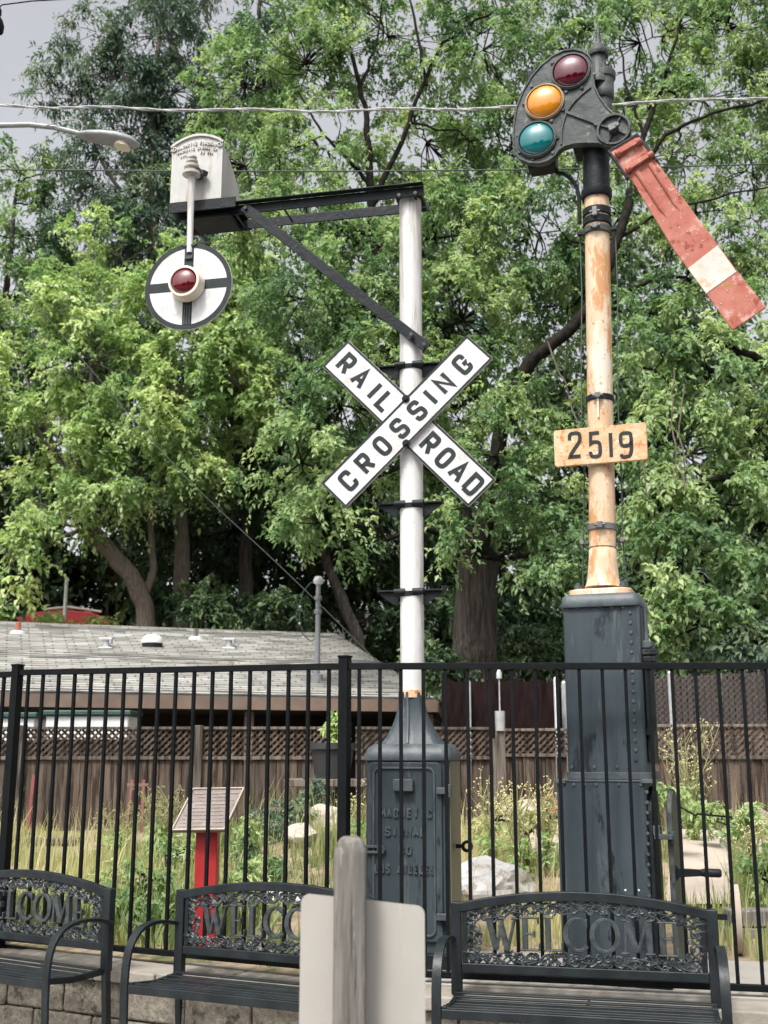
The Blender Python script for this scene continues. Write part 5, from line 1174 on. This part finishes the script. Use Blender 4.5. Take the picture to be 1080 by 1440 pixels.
cable('overhead_cable', [(-900, 150), (-300, 147), (0, 149), (150, 152), (400, 156.5), (620, 153.5), (820, 148), (1080, 137), (1500, 118), (2100, 80)], 9.5, .0085, M['wire_light'], 'thick pale twisted overhead cable passing behind the semaphore head', 1)
cable('overhead_cable', [(-900, 236), (0, 238), (300, 241.5), (700, 240), (1080, 231.5), (2100, 200)], 10.5, .0075, M['wire_dark'], 'thin dark overhead cable below the thick pale one', 0)
cable('guy_wire', [(-320, -10), (0, 370), (95, 480), (250, 665), (400, 800), (560, 960)], 12.9, .006, M['wire_dark'], 'thin dark guy wire slanting down across the left trees')
e = empty('hanging_fixture', P(-4, 30, 9.0)); b = MB(); b.lathe([(.03, .0), (.06, -.05), (.075, -.10), (.07, -.16), (.03, -.17)], (-.01, 0, .06), (-.01, 0, 1), 14); b.box((0, 0, .10), (.05, .05, .06)); b.build('housing', M['fence'], e, True)
b = MB(); b.tube([(.0, 0, .13), (.03, 0, .17), (.3, 0, .21), (1.2, .3, .5)], .006, 6); b.build('lead_wire', M['fence'], e, True); tag(e, 'black fixture hanging at the top left corner', 'fixture')
# ================================================================== vegetation
def fast_mesh(name, V, T, tint=None):
    me = bpy.data.meshes.new(name); n, m = len(V), len(T)
    me.vertices.add(n); me.vertices.foreach_set('co', V.astype(np.float32).ravel())
    me.loops.add(m * 3); me.loops.foreach_set('vertex_index', T.astype(np.int32).ravel())
    me.polygons.add(m); me.polygons.foreach_set('loop_start', np.arange(0, m * 3, 3, dtype=np.int32)); me.polygons.foreach_set('loop_total', np.full(m, 3, dtype=np.int32))
    if tint is not None:
        a = me.attributes.new('tint', 'FLOAT', 'POINT'); a.data.foreach_set('value', tint.astype(np.float32))
    me.update(calc_edges=True); return me
def nrmz(a): return a / np.maximum(np.linalg.norm(a, axis=1, keepdims=True), 1e-9)
RNG = np.random.default_rng(11)
def make_leaves(C, D, L, tint, per, ll, lw, droop=.45):
    """C, D, L: twig start, direction, length; returns leaf vertices and triangles"""
    N = len(C); s = (np.arange(per)[None, :] + RNG.uniform(.2, 1, (N, per))) / per
    side = nrmz(np.cross(D, RNG.normal(0, 1, (N, 3))))
    pos = C[:, None, :] + D[:, None, :] * (s * L[:, None])[..., None]
    pos[..., 2] -= (s ** 2) * (L * droop)[:, None]
    sg = np.where(np.arange(per) % 2 == 0, 1, -1)[None, :, None]
    ld = D[:, None, :] * .55 + side[:, None, :] * sg * .7 + RNG.normal(0, .42, (N, per, 3)); ld[..., 2] -= droop * .9
    pos = pos.reshape(-1, 3); ld = nrmz(ld.reshape(-1, 3)); n = len(pos)
    up = np.tile(np.array([[-.25, -.55, 1.0]]), (n, 1)) + RNG.normal(0, .48, (n, 3)); sd_ = nrmz(np.cross(ld, up)); nm = np.cross(sd_, ld)
    k = RNG.uniform(.5, 1.45, (n, 1)); l = ll * k; w = lw * k * RNG.uniform(.8, 1.2, (n, 1))
    base = pos; tip = pos + ld * l - np.array([[0, 0, 1]]) * l * .12
    mid = pos + ld * l * .42; fold = nm * w * .28
    V = np.stack([base, mid + sd_ * w * .5 + fold, tip, mid - sd_ * w * .5 + fold], 1).reshape(-1, 3)
    b = np.arange(n)[:, None] * 4; T = np.concatenate([b + np.array([[0, 1, 2]]), b + np.array([[0, 2, 3]])], 1).reshape(-1, 3)
    tt = np.clip(np.repeat(tint, per) + RNG.normal(0, .10, n), 0, 1); return V, T, np.repeat(tt, 4)
STAT = {'leaves': 0}
def wob(p, q, n, amp):
    out = []; d = q - p; L = d.length
    for i in range(n + 1):
        t = i / n; k = math.sin(math.pi * t); out.append(p + d * t + Vector((random.gauss(0, 1), random.gauss(0, 1), random.gauss(0, .8))) * amp * L * k)
    return out
def tree(name, label, trunks, blobs, lmat, bark='bark', ll=.085, lw=.045, per=11, dens=1.0, tint0=.5, tvar=.20, droop=.45, clr=.36, group='trees behind the garden', base=None):
    ms = M[bark]; samples = []; tr = MB(); br = MB(); first = True
    p_base = P(*trunks[0][0][0]); gz = terr(p_base.x, p_base.y); root = empty(name, (p_base.x, p_base.y, gz - .05)); O = root.location.copy()
    for pts, r0, r1 in trunks:
        P3 = [P(*q) for q in pts]
        if first: P3 = [Vector((P3[0].x, P3[0].y, gz - .05))] + P3
        fine = []
        for i in range(len(P3) - 1):
            w = wob(P3[i], P3[i + 1], 5, .018); fine += w[:-1]
        fine.append(P3[-1]); n = len(fine)
        rad = [(r0 + (r1 - r0) * (i / (n - 1)) ** .8) * random.uniform(.94, 1.06) for i in range(n)]
        if first: rad[0] *= 1.35; rad[1] *= 1.15
        (tr if first else br).tube([p - O for p in fine], rad, 12 if first else 8); first = False
        samples += [(p, r) for p, r in zip(fine, rad)]
    SP = np.array([tuple(p) for p, _ in samples]); Vs, Ts, Tn, off = [], [], [], 0
    Cc, Dd, Ll, Tt = [], [], [], []
    for bl in blobs:
        px, py, Y, rx, ry = bl[:5]; dn = (bl[5] if len(bl) > 5 else 1.0) * dens
        c = P(px, py, Y); a = sz(rx, px, py, Y); h = sz(ry, px, py, Y); dp = .8 * a
        nc = max(4, int(1.8 * dn * (a * h + a * dp + h * dp) / 3 / (clr * clr) * 2.3))
        hub_i = int(np.argmin(((SP - np.array(c)) ** 2).sum(1) + np.maximum(0, SP[:, 2] - c.z) * 1.5)); hp, hr = samples[hub_i]
        limb = wob(hp, c, 6, .05)
        br.tube([p - O for p in limb], [min(hr * .5, .055) * (1 - .85 * i / 6) + .005 for i in range(7)], 6)
        LP = limb[2:] + [hp]
        bt = float(np.clip(RNG.normal(tint0, tvar * .5), 0, 1))
        for _ in range(nc):
            d = RNG.normal(0, 1, 3); d /= np.linalg.norm(d); r = RNG.uniform(.25, 1) ** .45
            q = Vector((c.x + d[0] * a * r, c.y + d[1] * dp * r, c.z + d[2] * h * r))
            src = min(LP, key=lambda s_: (s_ - q).length)
            w = wob(src, q, 3, .06); br.tube([p - O for p in w], [.014, .011, .008, .004], 4, cap=False)
            nt_ = int(RNG.integers(13, 21)); dirs = RNG.normal(0, 1, (nt_, 3)) + np.array(d) * .75; dirs[:, 2] += .12; dirs = nrmz(dirs)
            cen = np.array(q) - np.array(O) + RNG.normal(0, clr * .25, (nt_, 3)); Cc.append(cen); Dd.append(dirs); Ll.append(RNG.uniform(.5, 1.15, nt_) * clr)
            ct = np.clip(bt + RNG.normal(0, tvar * 1.15), 0, 1); Tt.append(np.full(nt_, ct) + RNG.normal(0, .05, nt_))
    V, T, tt = make_leaves(np.concatenate(Cc), np.concatenate(Dd), np.concatenate(Ll), np.clip(np.concatenate(Tt), 0, 1), per, ll, lw, droop)
    STAT['leaves'] += len(V) // 4
    link('crown', fast_mesh('crown', V, T, tt), lmat, root)
    tr.build('trunk', ms, root, True, ang=80)
    if br.v: br.build('branches', M['twig'] if bark != 'bark_pale' else M['bark_pale'], root, True, ang=80)['kind'] = 'stuff'
    return tag(root, label, 'tree', group)
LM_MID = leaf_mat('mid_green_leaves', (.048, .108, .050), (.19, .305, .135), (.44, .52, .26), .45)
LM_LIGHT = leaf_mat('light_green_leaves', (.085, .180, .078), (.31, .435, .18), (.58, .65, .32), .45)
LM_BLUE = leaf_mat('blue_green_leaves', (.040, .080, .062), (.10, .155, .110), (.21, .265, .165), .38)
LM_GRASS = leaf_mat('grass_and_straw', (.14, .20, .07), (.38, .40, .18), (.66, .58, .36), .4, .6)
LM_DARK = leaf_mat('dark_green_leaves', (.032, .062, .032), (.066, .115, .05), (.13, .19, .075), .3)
# main spreading tree whose trunk stands between the two signals
tree('spreading_tree', 'large spreading tree with thick furrowed trunk between the two signals',
     [([(668, 930, 16.5), (669, 860, 16.5), (673, 790, 16.5)], .36, .30),
      ([(672, 795, 16.5), (690, 690, 16.4), (712, 570, 16.2), (745, 510, 16.1), (800, 465, 16), (832, 428, 16)], .145, .085),
      ([(832, 430, 16), (868, 335, 16.1), (893, 255, 16.4), (905, 190, 16.5), (935, 110, 16.7), (960, 20, 17)], .10, .02),
      ([(893, 250, 16.4), (935, 190, 16.3), (1000, 160, 16.2), (1090, 135, 16)], .045, .018),
      ([(868, 335, 16.2), (950, 290, 16), (1090, 262, 15.8)], .035, .012), ([(905, 190, 16.5), (880, 120, 16.6), (870, 30, 16.8)], .03, .012),
      ([(670, 800, 16.5), (645, 700, 16.7), (595, 560, 16.9), (545, 430, 17), (522, 330, 17), (520, 240, 17), (514, 150, 17), (492, 70, 17), (480, -20, 17)], .15, .02),
      ([(523, 290, 17), (565, 200, 17), (590, 130, 17), (622, 60, 17), (700, 12, 17)], .055, .02), ([(522, 260, 17), (490, 225, 17), (455, 190, 17), (420, 130, 17)], .04, .015),
      ([(600, 120, 17), (585, 40, 17), (575, -30, 17)], .035, .015), ([(508, 120, 17), (530, 60, 17.1), (540, -20, 17.2)], .03, .012)],
     [(430, 90, 17.2, 95, 80, .8), (545, 50, 17.8, 110, 80, .5), (680, 70, 17.5, 110, 90, .75), (450, 210, 17, 90, 75, .8), (600, 200, 18, 100, 80, .6), (720, 200, 17.4, 100, 90, .8), (405, 310, 16.6, 85, 75), (490, 335, 16.6, 80, 70, .9),
      (650, 330, 17, 100, 90), (745, 330, 17, 90, 90), (520, 430, 16.2, 95, 75), (650, 450, 16.8, 100, 80), (425, 420, 16, 85, 75), (600, 560, 17.2, 120, 85), (480, 570, 15.8, 85, 80), (425, 650, 15.4, 75, 65), (455, 735, 15.3, 65, 45, .9), (650, 670, 17.2, 90, 70),
      (345, 235, 18, 90, 80), (345, 120, 18.6, 90, 80, .9), (480, -40, 18, 110, 60, .7), (690, -40, 18, 120, 60, .7), (900, 60, 17.4, 110, 75, .75), (1020, 40, 17, 100, 75, .85), (990, 140, 17, 90, 60, .62), (880, 180, 17.4, 80, 70, .7), (1050, 240, 16.8, 70, 60, .6), (960, 230, 17.6, 90, 70, .5), (1080, 120, 17.2, 70, 70, .7), (950, -30, 18, 120, 60, .8), (1160, 200, 17, 90, 80, .7), (1150, 340, 16.6, 80, 60, .8), (1150, 60, 17.4, 90, 80, .7),
      (980, 330, 16.5, 90, 60, .75), (1070, 340, 16.6, 60, 60, .7), (860, 320, 17, 70, 60, .75), (1010, 410, 15.8, 100, 60, .7), (915, 440, 16.2, 70, 60, .8), (820, 350, 18, 70, 70, .7), (785, 430, 18, 70, 60, .8), (700, 640, 15.3, 60, 55), (712, 565, 15.4, 36, 34, .8), (640, 745, 15.5, 60, 40, .8), (560, 500, 16, 80, 60, .9), (780, 590, 16.8, 70, 60), (755, 680, 15.8, 70, 60), (725, 775, 15.9, 55, 50, .8), (790, 770, 15.6, 55, 60, .8), (560, 660, 17.5, 80, 60, .6), (800, 70, 17.6, 90, 80, .7)],
     LM_MID, ll=.078, lw=.042, per=13, tint0=.54)
tree('hanging_tree', 'leafy tree with trailing vines hanging behind the semaphore mast at right',
     [([(1160, 930, 14.6), (1150, 700, 14.6), (1130, 560, 14.6)], .22, .14), ([(1130, 560, 14.6), (1060, 500, 14.5), (960, 470, 14.5)], .09, .03), ([(1145, 680, 14.6), (1060, 660, 14.4), (950, 690, 14.3)], .08, .03)],
     [(1000, 520, 14.8, 90, 60), (920, 520, 15, 70, 60, .9), (1055, 610, 14.5, 70, 65), (950, 610, 14.6, 80, 65), (925, 700, 14.5, 65, 55), (1020, 710, 14.3, 80, 65), (960, 790, 14.2, 75, 55), (1060, 810, 14.2, 65, 60), (905, 870, 14.3, 50, 45), (985, 880, 14.0, 70, 45), (1065, 905, 14.0, 60, 40), (1150, 560, 14.8, 90, 70), (1170, 680, 14.6, 90, 70), (1230, 610, 15, 80, 80), (1160, 800, 14.4, 70, 60), (1130, 470, 15, 80, 60)],
     LM_MID, ll=.088, lw=.048, per=12, tint0=.58, droop=.7)
def lt(bl, d): return [(a, b_, Y_ + d, *r_) for a, b_, Y_, *r_ in bl]
tree('light_green_tree', 'bright yellow-green leafy tree on a crooked trunk filling the left side below the street lamp',
     [([(206, 890, 24), (203, 850, 24), (185, 810, 23.8), (155, 775, 23.6), (122, 738, 23.4)], .24, .17), ([(200, 850, 24), (216, 800, 24), (212, 740, 24), (240, 600, 24), (300, 480, 24)], .11, .03), ([(122, 740, 23.4), (110, 640, 23.4), (130, 520, 23.4), (170, 420, 23.4)], .13, .03), ([(115, 690, 23.4), (50, 600, 23.2), (30, 500, 23.2)], .08, .02)],
     lt([(335, 340, 15.4, 75, 55), (170, 360, 15.3, 85, 55, .9), (60, 430, 15, 80, 60), (245, 440, 15, 95, 80), (130, 500, 14.8, 95, 75), (335, 440, 15.2, 70, 70), (315, 530, 15, 80, 70), (205, 580, 14.7, 100, 70), (80, 610, 14.5, 90, 70), (150, 680, 14.6, 80, 45), (275, 640, 14.9, 70, 55), (45, 710, 14.3, 55, 55, .9), (18, 790, 14.2, 35, 40, .9), (85, 735, 14.4, 50, 30, .7), (350, 610, 15.2, 50, 50, .8), (-40, 560, 14.6, 70, 90)], 8.4),
     LM_LIGHT, ll=.115, lw=.068, per=13, tint0=.60, droop=.5, bark='bark_pale', clr=.52)
tree('tall_dark_tree', 'tall dark blue-green tree against the sky at upper left',
     [([(256, 890, 25), (256, 800, 25), (250, 600, 25), (225, 400, 25), (215, 200, 25), (225, 20, 25)], .27, .05), ([(222, 330, 25), (150, 240, 25), (110, 150, 25)], .08, .02), ([(217, 180, 25), (170, 100, 25), (140, 60, 25)], .06, .02)],
     [(215, 50, 25, 80, 60), (160, 110, 25, 70, 45, .9), (95, 95, 25, 45, 26, .7), (245, 130, 25.2, 70, 55), (180, 180, 24.8, 75, 45), (110, 215, 25, 45, 26, .5), (255, 215, 25.5, 75, 60), (190, 260, 25, 70, 45), (215, 325, 25, 90, 60), (250, -30, 25.5, 80, 50), (135, 45, 25, 45, 35, .7), (60, 125, 25, 40, 20, .5), (290, 300, 26, 80, 80), (130, 330, 25.5, 70, 55)],
     LM_BLUE, ll=.15, lw=.046, per=10, tint0=.50, droop=.75, clr=.48, dens=1.15, bark='bark_pale')
tree('shaded_tree', 'dark tree with bare trunk standing behind the shingle roof ridge',
     [([(342, 900, 26), (345, 800, 26), (350, 650, 26), (345, 500, 26)], .22, .12), ([(348, 700, 26), (420, 600, 26), (470, 520, 26)], .08, .03)],
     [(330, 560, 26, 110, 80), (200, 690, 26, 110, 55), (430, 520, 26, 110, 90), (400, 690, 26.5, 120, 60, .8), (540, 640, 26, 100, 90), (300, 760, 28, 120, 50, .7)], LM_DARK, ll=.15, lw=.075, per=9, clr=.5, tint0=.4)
tree('leaning_tree', 'slender leaning trunk with dark crown behind the lamp post',
     [([(505, 900, 26), (480, 840, 26), (450, 770, 26), (420, 700, 26)], .17, .10)], [(470, 740, 26.5, 80, 45, .8), (560, 770, 27, 70, 60, .7), (560, 870, 27, 50, 40, .6), (410, 690, 26, 70, 45)], LM_DARK, ll=.12, lw=.06, per=9, clr=.45, tint0=.45)
tree('airy_tree', 'pale airy tree at the far left edge under the street lamp',
     [([(-30, 900, 25), (-20, 600, 25), (10, 400, 25), (25, 260, 25)], .2, .04)], [(25, 330, 25, 70, 50, .8), (15, 420, 25, 75, 60), (30, 245, 25, 50, 45, .5), (75, 235, 25.5, 45, 30, .5), (-30, 520, 25, 80, 80), (75, 290, 25.5, 40, 35, .4), (100, 380, 26, 60, 50, .8)], LM_MID, ll=.13, lw=.06, per=9, clr=.46, tint0=.42)
tree('far_pointed_tree', 'distant tree tip against the sky at top left of centre', [([(365, 900, 30), (365, 300, 30), (365, 0, 30)], .3, .05)], [(362, 20, 30, 26, 30, .7), (368, 80, 30, 50, 50), (420, 20, 31, 50, 30, .6), (350, 150, 30, 60, 60)], LM_BLUE, ll=.18, lw=.07, per=9, clr=.55, tint0=.4)
for k, (x_, Y_, bl, lab) in enumerate(((60, 30, [(60, 560, 30, 150, 120), (-60, 700, 30, 130, 120), (120, 740, 30, 140, 90), (20, 820, 29, 120, 60)], 'dense dark tree far behind the red wagon'),
        (300, 31, [(260, 470, 31, 130, 110), (330, 640, 31, 150, 110), (230, 800, 30, 130, 80), (430, 800, 30, 130, 80)], 'dense dark tree far behind the shingle roof'),
        (620, 30, [(560, 420, 30, 130, 120), (660, 560, 30, 140, 120), (560, 740, 30, 140, 110), (700, 780, 29, 130, 110), (620, 890, 28, 130, 60), (620, 280, 31, 120, 90, .7)], 'dense dark tree far behind the thick trunk'),
        (900, 30, [(860, 520, 30, 130, 110), (960, 640, 30, 150, 120), (850, 740, 30, 130, 110), (1000, 830, 29, 140, 90), (880, 890, 28, 120, 60), (850, 400, 31, 100, 70, .5)], 'dense dark tree far behind the semaphore mast'),
        (1120, 29, [(1090, 560, 29, 120, 120), (1120, 720, 29, 130, 120), (1080, 880, 28, 110, 80)], 'dense dark tree at the far right edge'))):
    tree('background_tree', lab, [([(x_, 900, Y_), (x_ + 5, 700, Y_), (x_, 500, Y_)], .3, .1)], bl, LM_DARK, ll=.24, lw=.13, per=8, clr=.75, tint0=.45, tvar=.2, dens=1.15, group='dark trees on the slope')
# unseen trees added behind the viewer for the lenses to reflect
for k, (x_, y_, h_, w_, lab) in enumerate(((-16, -24, 9, 4.5, 'unseen round tree added across the street behind the viewer at left'), (-3, -27, 11, 5, 'unseen tall tree added across the street straight behind the viewer'), (9, -23, 8, 4, 'unseen small tree added across the street behind the viewer at right'), (21, -26, 10, 5, 'unseen round tree added across the street behind the viewer at far right'))):
    r_ = empty('unseen_street_tree', (x_, y_, 0)); b = MB(); b.tube([(0, 0, 0), (.1, 0, h_ * .3), (0, .1, h_ * .7)], [.3, .24, .08], 8); b.build('trunk', M['bark'], r_, True)
    n_ = 520; d_ = nrmz(RNG.normal(0, 1, (n_, 3))); c_ = d_ * (RNG.uniform(.2, 1, (n_, 1)) ** .4) * np.array([[w_, w_, h_ * .38]]) + np.array([[0, 0, h_ * .66]])
    V, T, tt = make_leaves(c_, nrmz(d_ + RNG.normal(0, .5, (n_, 3))), np.full(n_, .9), np.full(n_, .5), 8, .75, .5, .4); link('crown', fast_mesh('crown', V, T, tt), LM_DARK, r_); tag(r_, lab, 'tree', 'unseen trees added across the street')
# shrubs behind the house and at the fence
def shrub(label, blobs, lmat, ll=.08, lw=.045, name='shrub', clr=.26, per=10, tint0=.5):
    x_, y_, Y_ = blobs[0][:3]
    return tag(tree(name, label, [([(x_, y_ + blobs[0][4], Y_), (x_ + 3, y_, Y_)], .03, .015)], blobs, lmat, ll=ll, lw=lw, clr=clr, per=per, tint0=tint0), label, 'shrub', 'shrubs around the garden')
shrub('light green shrub growing beside the red wagon at far left', [(10, 850, 24, 30, 28), (70, 886, 24, 40, 8), (150, 886, 24, 30, 8)], LM_LIGHT, .13, .07, clr=.4)
shrub('dark shrub behind the roof ridge between the pale trunks', [(310, 860, 24, 70, 30), (400, 870, 24, 60, 30), (230, 860, 25, 50, 30)], LM_DARK, .13, .07, clr=.4)
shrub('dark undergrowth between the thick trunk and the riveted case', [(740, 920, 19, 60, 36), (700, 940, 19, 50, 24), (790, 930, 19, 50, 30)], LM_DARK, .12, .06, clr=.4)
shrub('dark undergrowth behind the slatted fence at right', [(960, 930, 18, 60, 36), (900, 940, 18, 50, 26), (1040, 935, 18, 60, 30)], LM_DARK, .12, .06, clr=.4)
shrub('dark creeper on the fence at the foot of the thick trunk', [(622, 945, 14.5, 28, 22), (600, 925, 15, 22, 30), (640, 960, 14.4, 16, 14)], LM_DARK, .07, .05, clr=.2)
shrub('blue-green shrub behind the slatted fence at the right edge', [(1065, 905, 13.9, 45, 26), (1040, 925, 13.9, 35, 18)], LM_BLUE, .09, .04, clr=.25)
shrub('small leafy sprig growing in the black tub', [(470, 1020, 10.6, 6, 26)], LM_LIGHT, .05, .025, name='potted_sprig', clr=.07, per=7)
shrub('low grey-green bush on the rock pile', [(392, 1150, 9.6, 34, 24, .7), (440, 1120, 10, 24, 12, .6)], LM_BLUE, .05, .022, clr=.15, tint0=.75)
shrub('leafy green weeds at the right of the path', [(1056, 1170, 9.0, 26, 26, .7), (1074, 1230, 8, 22, 34, .7), (945, 1130, 9.8, 22, 18, .6), (1010, 1150, 10.4, 24, 14, .6)], LM_MID, .05, .022, clr=.14, tint0=.72)
shrub('feathery green weeds between the left bench and the plaque post', [(205, 1235, 8.6, 34, 22, .5), (250, 1200, 9.4, 30, 24, .5), (160, 1240, 8.9, 34, 18, .5)], LM_MID, .05, .016, clr=.13, tint0=.7)
shrub('fresh green weeds right of the plaque post', [(352, 1190, 9, 26, 30, .5), (330, 1240, 8.2, 34, 24, .5), (370, 1230, 8.6, 30, 22, .5)], LM_MID, .045, .018, clr=.13, tint0=.72)
shrub('broad green weeds behind the gap between the two left benches', [(190, 1292, 7.4, 36, 22, .8), (235, 1300, 7.2, 26, 18, .7)], LM_MID, .09, .03, clr=.15, tint0=.6)
shrub('low dry weeds around the pale boulder', [(740, 1170, 9.6, 36, 24, .6), (700, 1150, 10, 34, 22, .6), (775, 1150, 10, 20, 26, .6)], LM_GRASS, .05, .018, clr=.13, tint0=.7)
# trailing vines
for k, pts in enumerate((((948, 520), (945, 580), (950, 640), (952, 676)), ((962, 540), (955, 600), (962, 650), (964, 690)), ((906, 650), (908, 690), (912, 700)), ((770, 480), (800, 560), (830, 640)), ((600, 470), (560, 540), (520, 560)))):
    P3 = [P(a, c, 13.6) for a, c in pts]; b = MB(); pp = []
    for i in range(len(P3) - 1): pp += wob(P3[i], P3[i + 1], 4, .04)[:-1]
    pp.append(P3[-1]); b.tube(pp, .010, 5); tag(b.build('hanging_vine', M['bark_pale'], None, True), ['long pale vine hanging right of the number plate', 'second pale vine hanging right of the number plate', 'short vine stub below the number plate', 'bare vine trailing behind the number plate pole', 'bare twig drooping left of the crossbuck'][k], 'vine', 'bare vines hanging from the trees')

# ------------------------------------------------------------------ grass and weeds
def blades(n, xr, yr, hr, wr, tint, tsd, keep, clump=0, lean=.35):
    x = RNG.uniform(*xr, n); y = RNG.uniform(*yr, n); m = np.array([keep(a, c) for a, c in zip(x, y)]) > RNG.uniform(0, 1, n); x, y = x[m], y[m]; n = len(x)
    z = np.array([terr(a, c) for a, c in zip(x, y)]); h = RNG.uniform(*hr, n) * (.75 + .5 * (np.sin(x * 3.1 + y * 2.3) * .5 + .5)); w = RNG.uniform(*wr, n)
    a = RNG.uniform(0, 2 * np.pi, n); ln = RNG.uniform(.05, lean, n) * h; b = np.stack([x, y, z - .01], 1); dr_ = np.stack([np.cos(a), np.sin(a), np.zeros(n)], 1); sd_ = np.stack([-np.sin(a + .6), np.cos(a + .6), np.zeros(n)], 1) * w[:, None] / 2
    mid = b + dr_ * (ln * .35)[:, None] + np.array([[0, 0, 1]]) * (h * .55)[:, None]; tip = b + dr_ * ln[:, None] + np.array([[0, 0, 1]]) * h[:, None]
    V = np.stack([b - sd_, b + sd_, mid - sd_ * .8, mid + sd_ * .8, tip], 1).reshape(-1, 3); k = np.arange(n)[:, None] * 5
    T = np.concatenate([k + np.array([[0, 1, 3]]), k + np.array([[0, 3, 2]]), k + np.array([[2, 3, 4]])], 1).reshape(-1, 3)
    tn = np.clip(tint(x, y) + RNG.normal(0, tsd, n), 0, 1); return V, T, np.repeat(tn, 5)
def on_path(x, y):
    q = [pa, pb, pc, pd]; s = [((q[(i + 1) % 4].x - q[i].x) * (y - q[i].y) - (q[(i + 1) % 4].y - q[i].y) * (x - q[i].x)) for i in range(4)]
    return all(v > -.02 for v in s)
def keep(x, y):
    wy = wall_y(x)
    if y < wy + .16 or on_path(x, y): return 0
    if x > PB.x - .2 and y < wy + 1.05 + .1 * math.sin(5 * x): return 0
    q_ = .5 + .5 * math.sin(x * 2.3 + 1.7 * math.sin(y * 1.3)) * math.sin(y * 2.1 + 1.3 * math.sin(x * 3.7)); return max(0, q_ - .12) * 1.15
tintf = lambda x, y: .40 + .24 * np.sin(x * 1.9 + y * .7) + np.where((x > .2) & (x < 2.0), .30, 0) - np.where(y < 7.6, .18, 0) + .1 * np.sin(y * 2.9)
parts = [blades(95000, (-5, 6), (6.2, 12.2), (.05, .20), (.006, .014), tintf, .14, keep), blades(7000, (-5, 6), (7, 12), (.3, .55), (.005, .009), lambda x, y: tintf(x, y) + .2, .14, lambda x, y: keep(x, y) * .7, lean=.5),
         blades(2600, (-3.2, -.6), (6.5, 7.6), (.12, .34), (.014, .03), lambda x, y: .12 + 0 * x, .1, lambda x, y: keep(x, y), lean=.9)]
off = 0; Vs, Ts, Tn = [], [], []
for V, T, t in parts: Vs.append(V); Ts.append(T + off); Tn.append(t); off += len(V)
o = link('grass', fast_mesh('grass', np.concatenate(Vs), np.concatenate(Ts), np.concatenate(Tn)), LM_GRASS); o['kind'] = 'stuff'; o['label'] = 'dry and green grass with weeds covering the garden'; o['category'] = 'grass'
M['flower_yellow'] = pm('yellow_flowers', (.55, .50, .20), (.62, .58, .34), 20, .7); M['flower_pink'] = pm('magenta_flowers', (.5, .06, .35), (.6, .12, .45), 20, .7); M['flower_red'] = pm('orange_flowers', (.6, .12, .08), (.65, .2, .12), 20, .7)
M['stem'] = pm('weed_stems', (.19, .20, .085), (.34, .32, .16), 9, .8)
def weed(label, px, py, Y, wpx, hpx, n, seed, flower='flower_yellow', name='flowering_weed'):
    p = P(px, py, Y); p.z = terr(p.x, p.y); r = random.Random(seed); e = empty(name, p); H = sz(hpx, px, py, Y); Wd = sz(wpx, px, py, Y) / 2; s = MB(); f = MB(); C_, D_, L_ = [], [], []
    for i in range(n):
        a = r.uniform(0, 6.28); rr = Wd * r.uniform(.1, 1); h = H * r.uniform(.5, 1); t = Vector((math.cos(a) * rr, math.sin(a) * rr * .7, h)); m = Vector((t.x * .35, t.y * .35, h * .55)); b0 = Vector((r.uniform(-.06, .06), r.uniform(-.06, .06), 0))
        s.tube([b0, m, t], [.007, .005, .003], 4, cap=False); tips = [t]
        for k in range(r.randint(2, 4)):
            q = m.lerp(t, r.uniform(.1, .8)); u = q + Vector((r.uniform(-.16, .16), r.uniform(-.12, .12), r.uniform(.08, .22))); s.tube([q, u], [.004, .002], 3, cap=False); tips.append(u)
        for q in tips:
            for _ in range(3):
                d = Vector((r.gauss(0, .012), r.gauss(0, .012), r.gauss(0, .010))); g = r.uniform(.005, .010); f.add([q + d + Vector((g, 0, 0)), q + d + Vector((-g, 0, 0)), q + d + Vector((0, g, 0)), q + d + Vector((0, -g, 0)), q + d + Vector((0, 0, g)), q + d + Vector((0, 0, -g))], [(0, 2, 4), (2, 1, 4), (1, 3, 4), (3, 0, 4), (2, 0, 5), (1, 2, 5), (3, 1, 5), (0, 3, 5)])
        for k in range(4):
            q = b0.lerp(m, r.uniform(.2, 1)); C_.append(tuple(q)); D_.append((r.gauss(0, 1), r.gauss(0, 1), r.uniform(0, .8))); L_.append(r.uniform(.06, .14))
    s.build('stems', M['stem'], e)['kind'] = 'stuff'; f.build('flower_heads', M[flower], e)['kind'] = 'stuff'
    V, T, tt = make_leaves(np.array(C_), nrmz(np.array(D_)), np.array(L_), np.full(len(C_), .5), 5, .06, .022, .4); link('leaves', fast_mesh('leaves', V, T, tt), LM_LIGHT, e)
    return tag(e, label, 'weed', 'flowering weeds in the garden')
weed('tall spindly weed with pale flowers right of the semaphore case', 972, 1150, 11.0, 120, 165, 22, 1, 'flower_yellow')
weed('tall yellow-flowered weed behind the ring of the iron cabinet', 690, 1180, 9.5, 70, 130, 9, 2)
weed('bushy yellow-flowered weed in the middle between the two signals', 728, 1190, 9.2, 80, 140, 11, 3)
weed('yellow-flowered weed close to the left side of the riveted case', 768, 1190, 9.4, 60, 140, 9, 4)
weed('small weed with orange-red flowers left of the riveted case', 783, 1180, 10.0, 34, 80, 9, 5, 'flower_red')
weed('straw-coloured weed left of the plaque by the board fence', 222, 1200, 10.4, 90, 90, 22, 6, 'stem')
weed('spindly weed against the board fence at left', 160, 1200, 10.8, 80, 60, 14, 7, 'stem')
weed('small weed with magenta flowers on top of the rock pile', 380, 1130, 10.2, 20, 22, 4, 8, 'flower_pink')
weed('yellow weed at the right edge beyond the path', 1062, 1150, 8.8, 60, 80, 12, 9)
weed('weed with yellow heads left of the iron cabinet behind the fence post', 505, 1130, 9.4, 40, 70, 10, 10)
print('LEAVES', STAT)
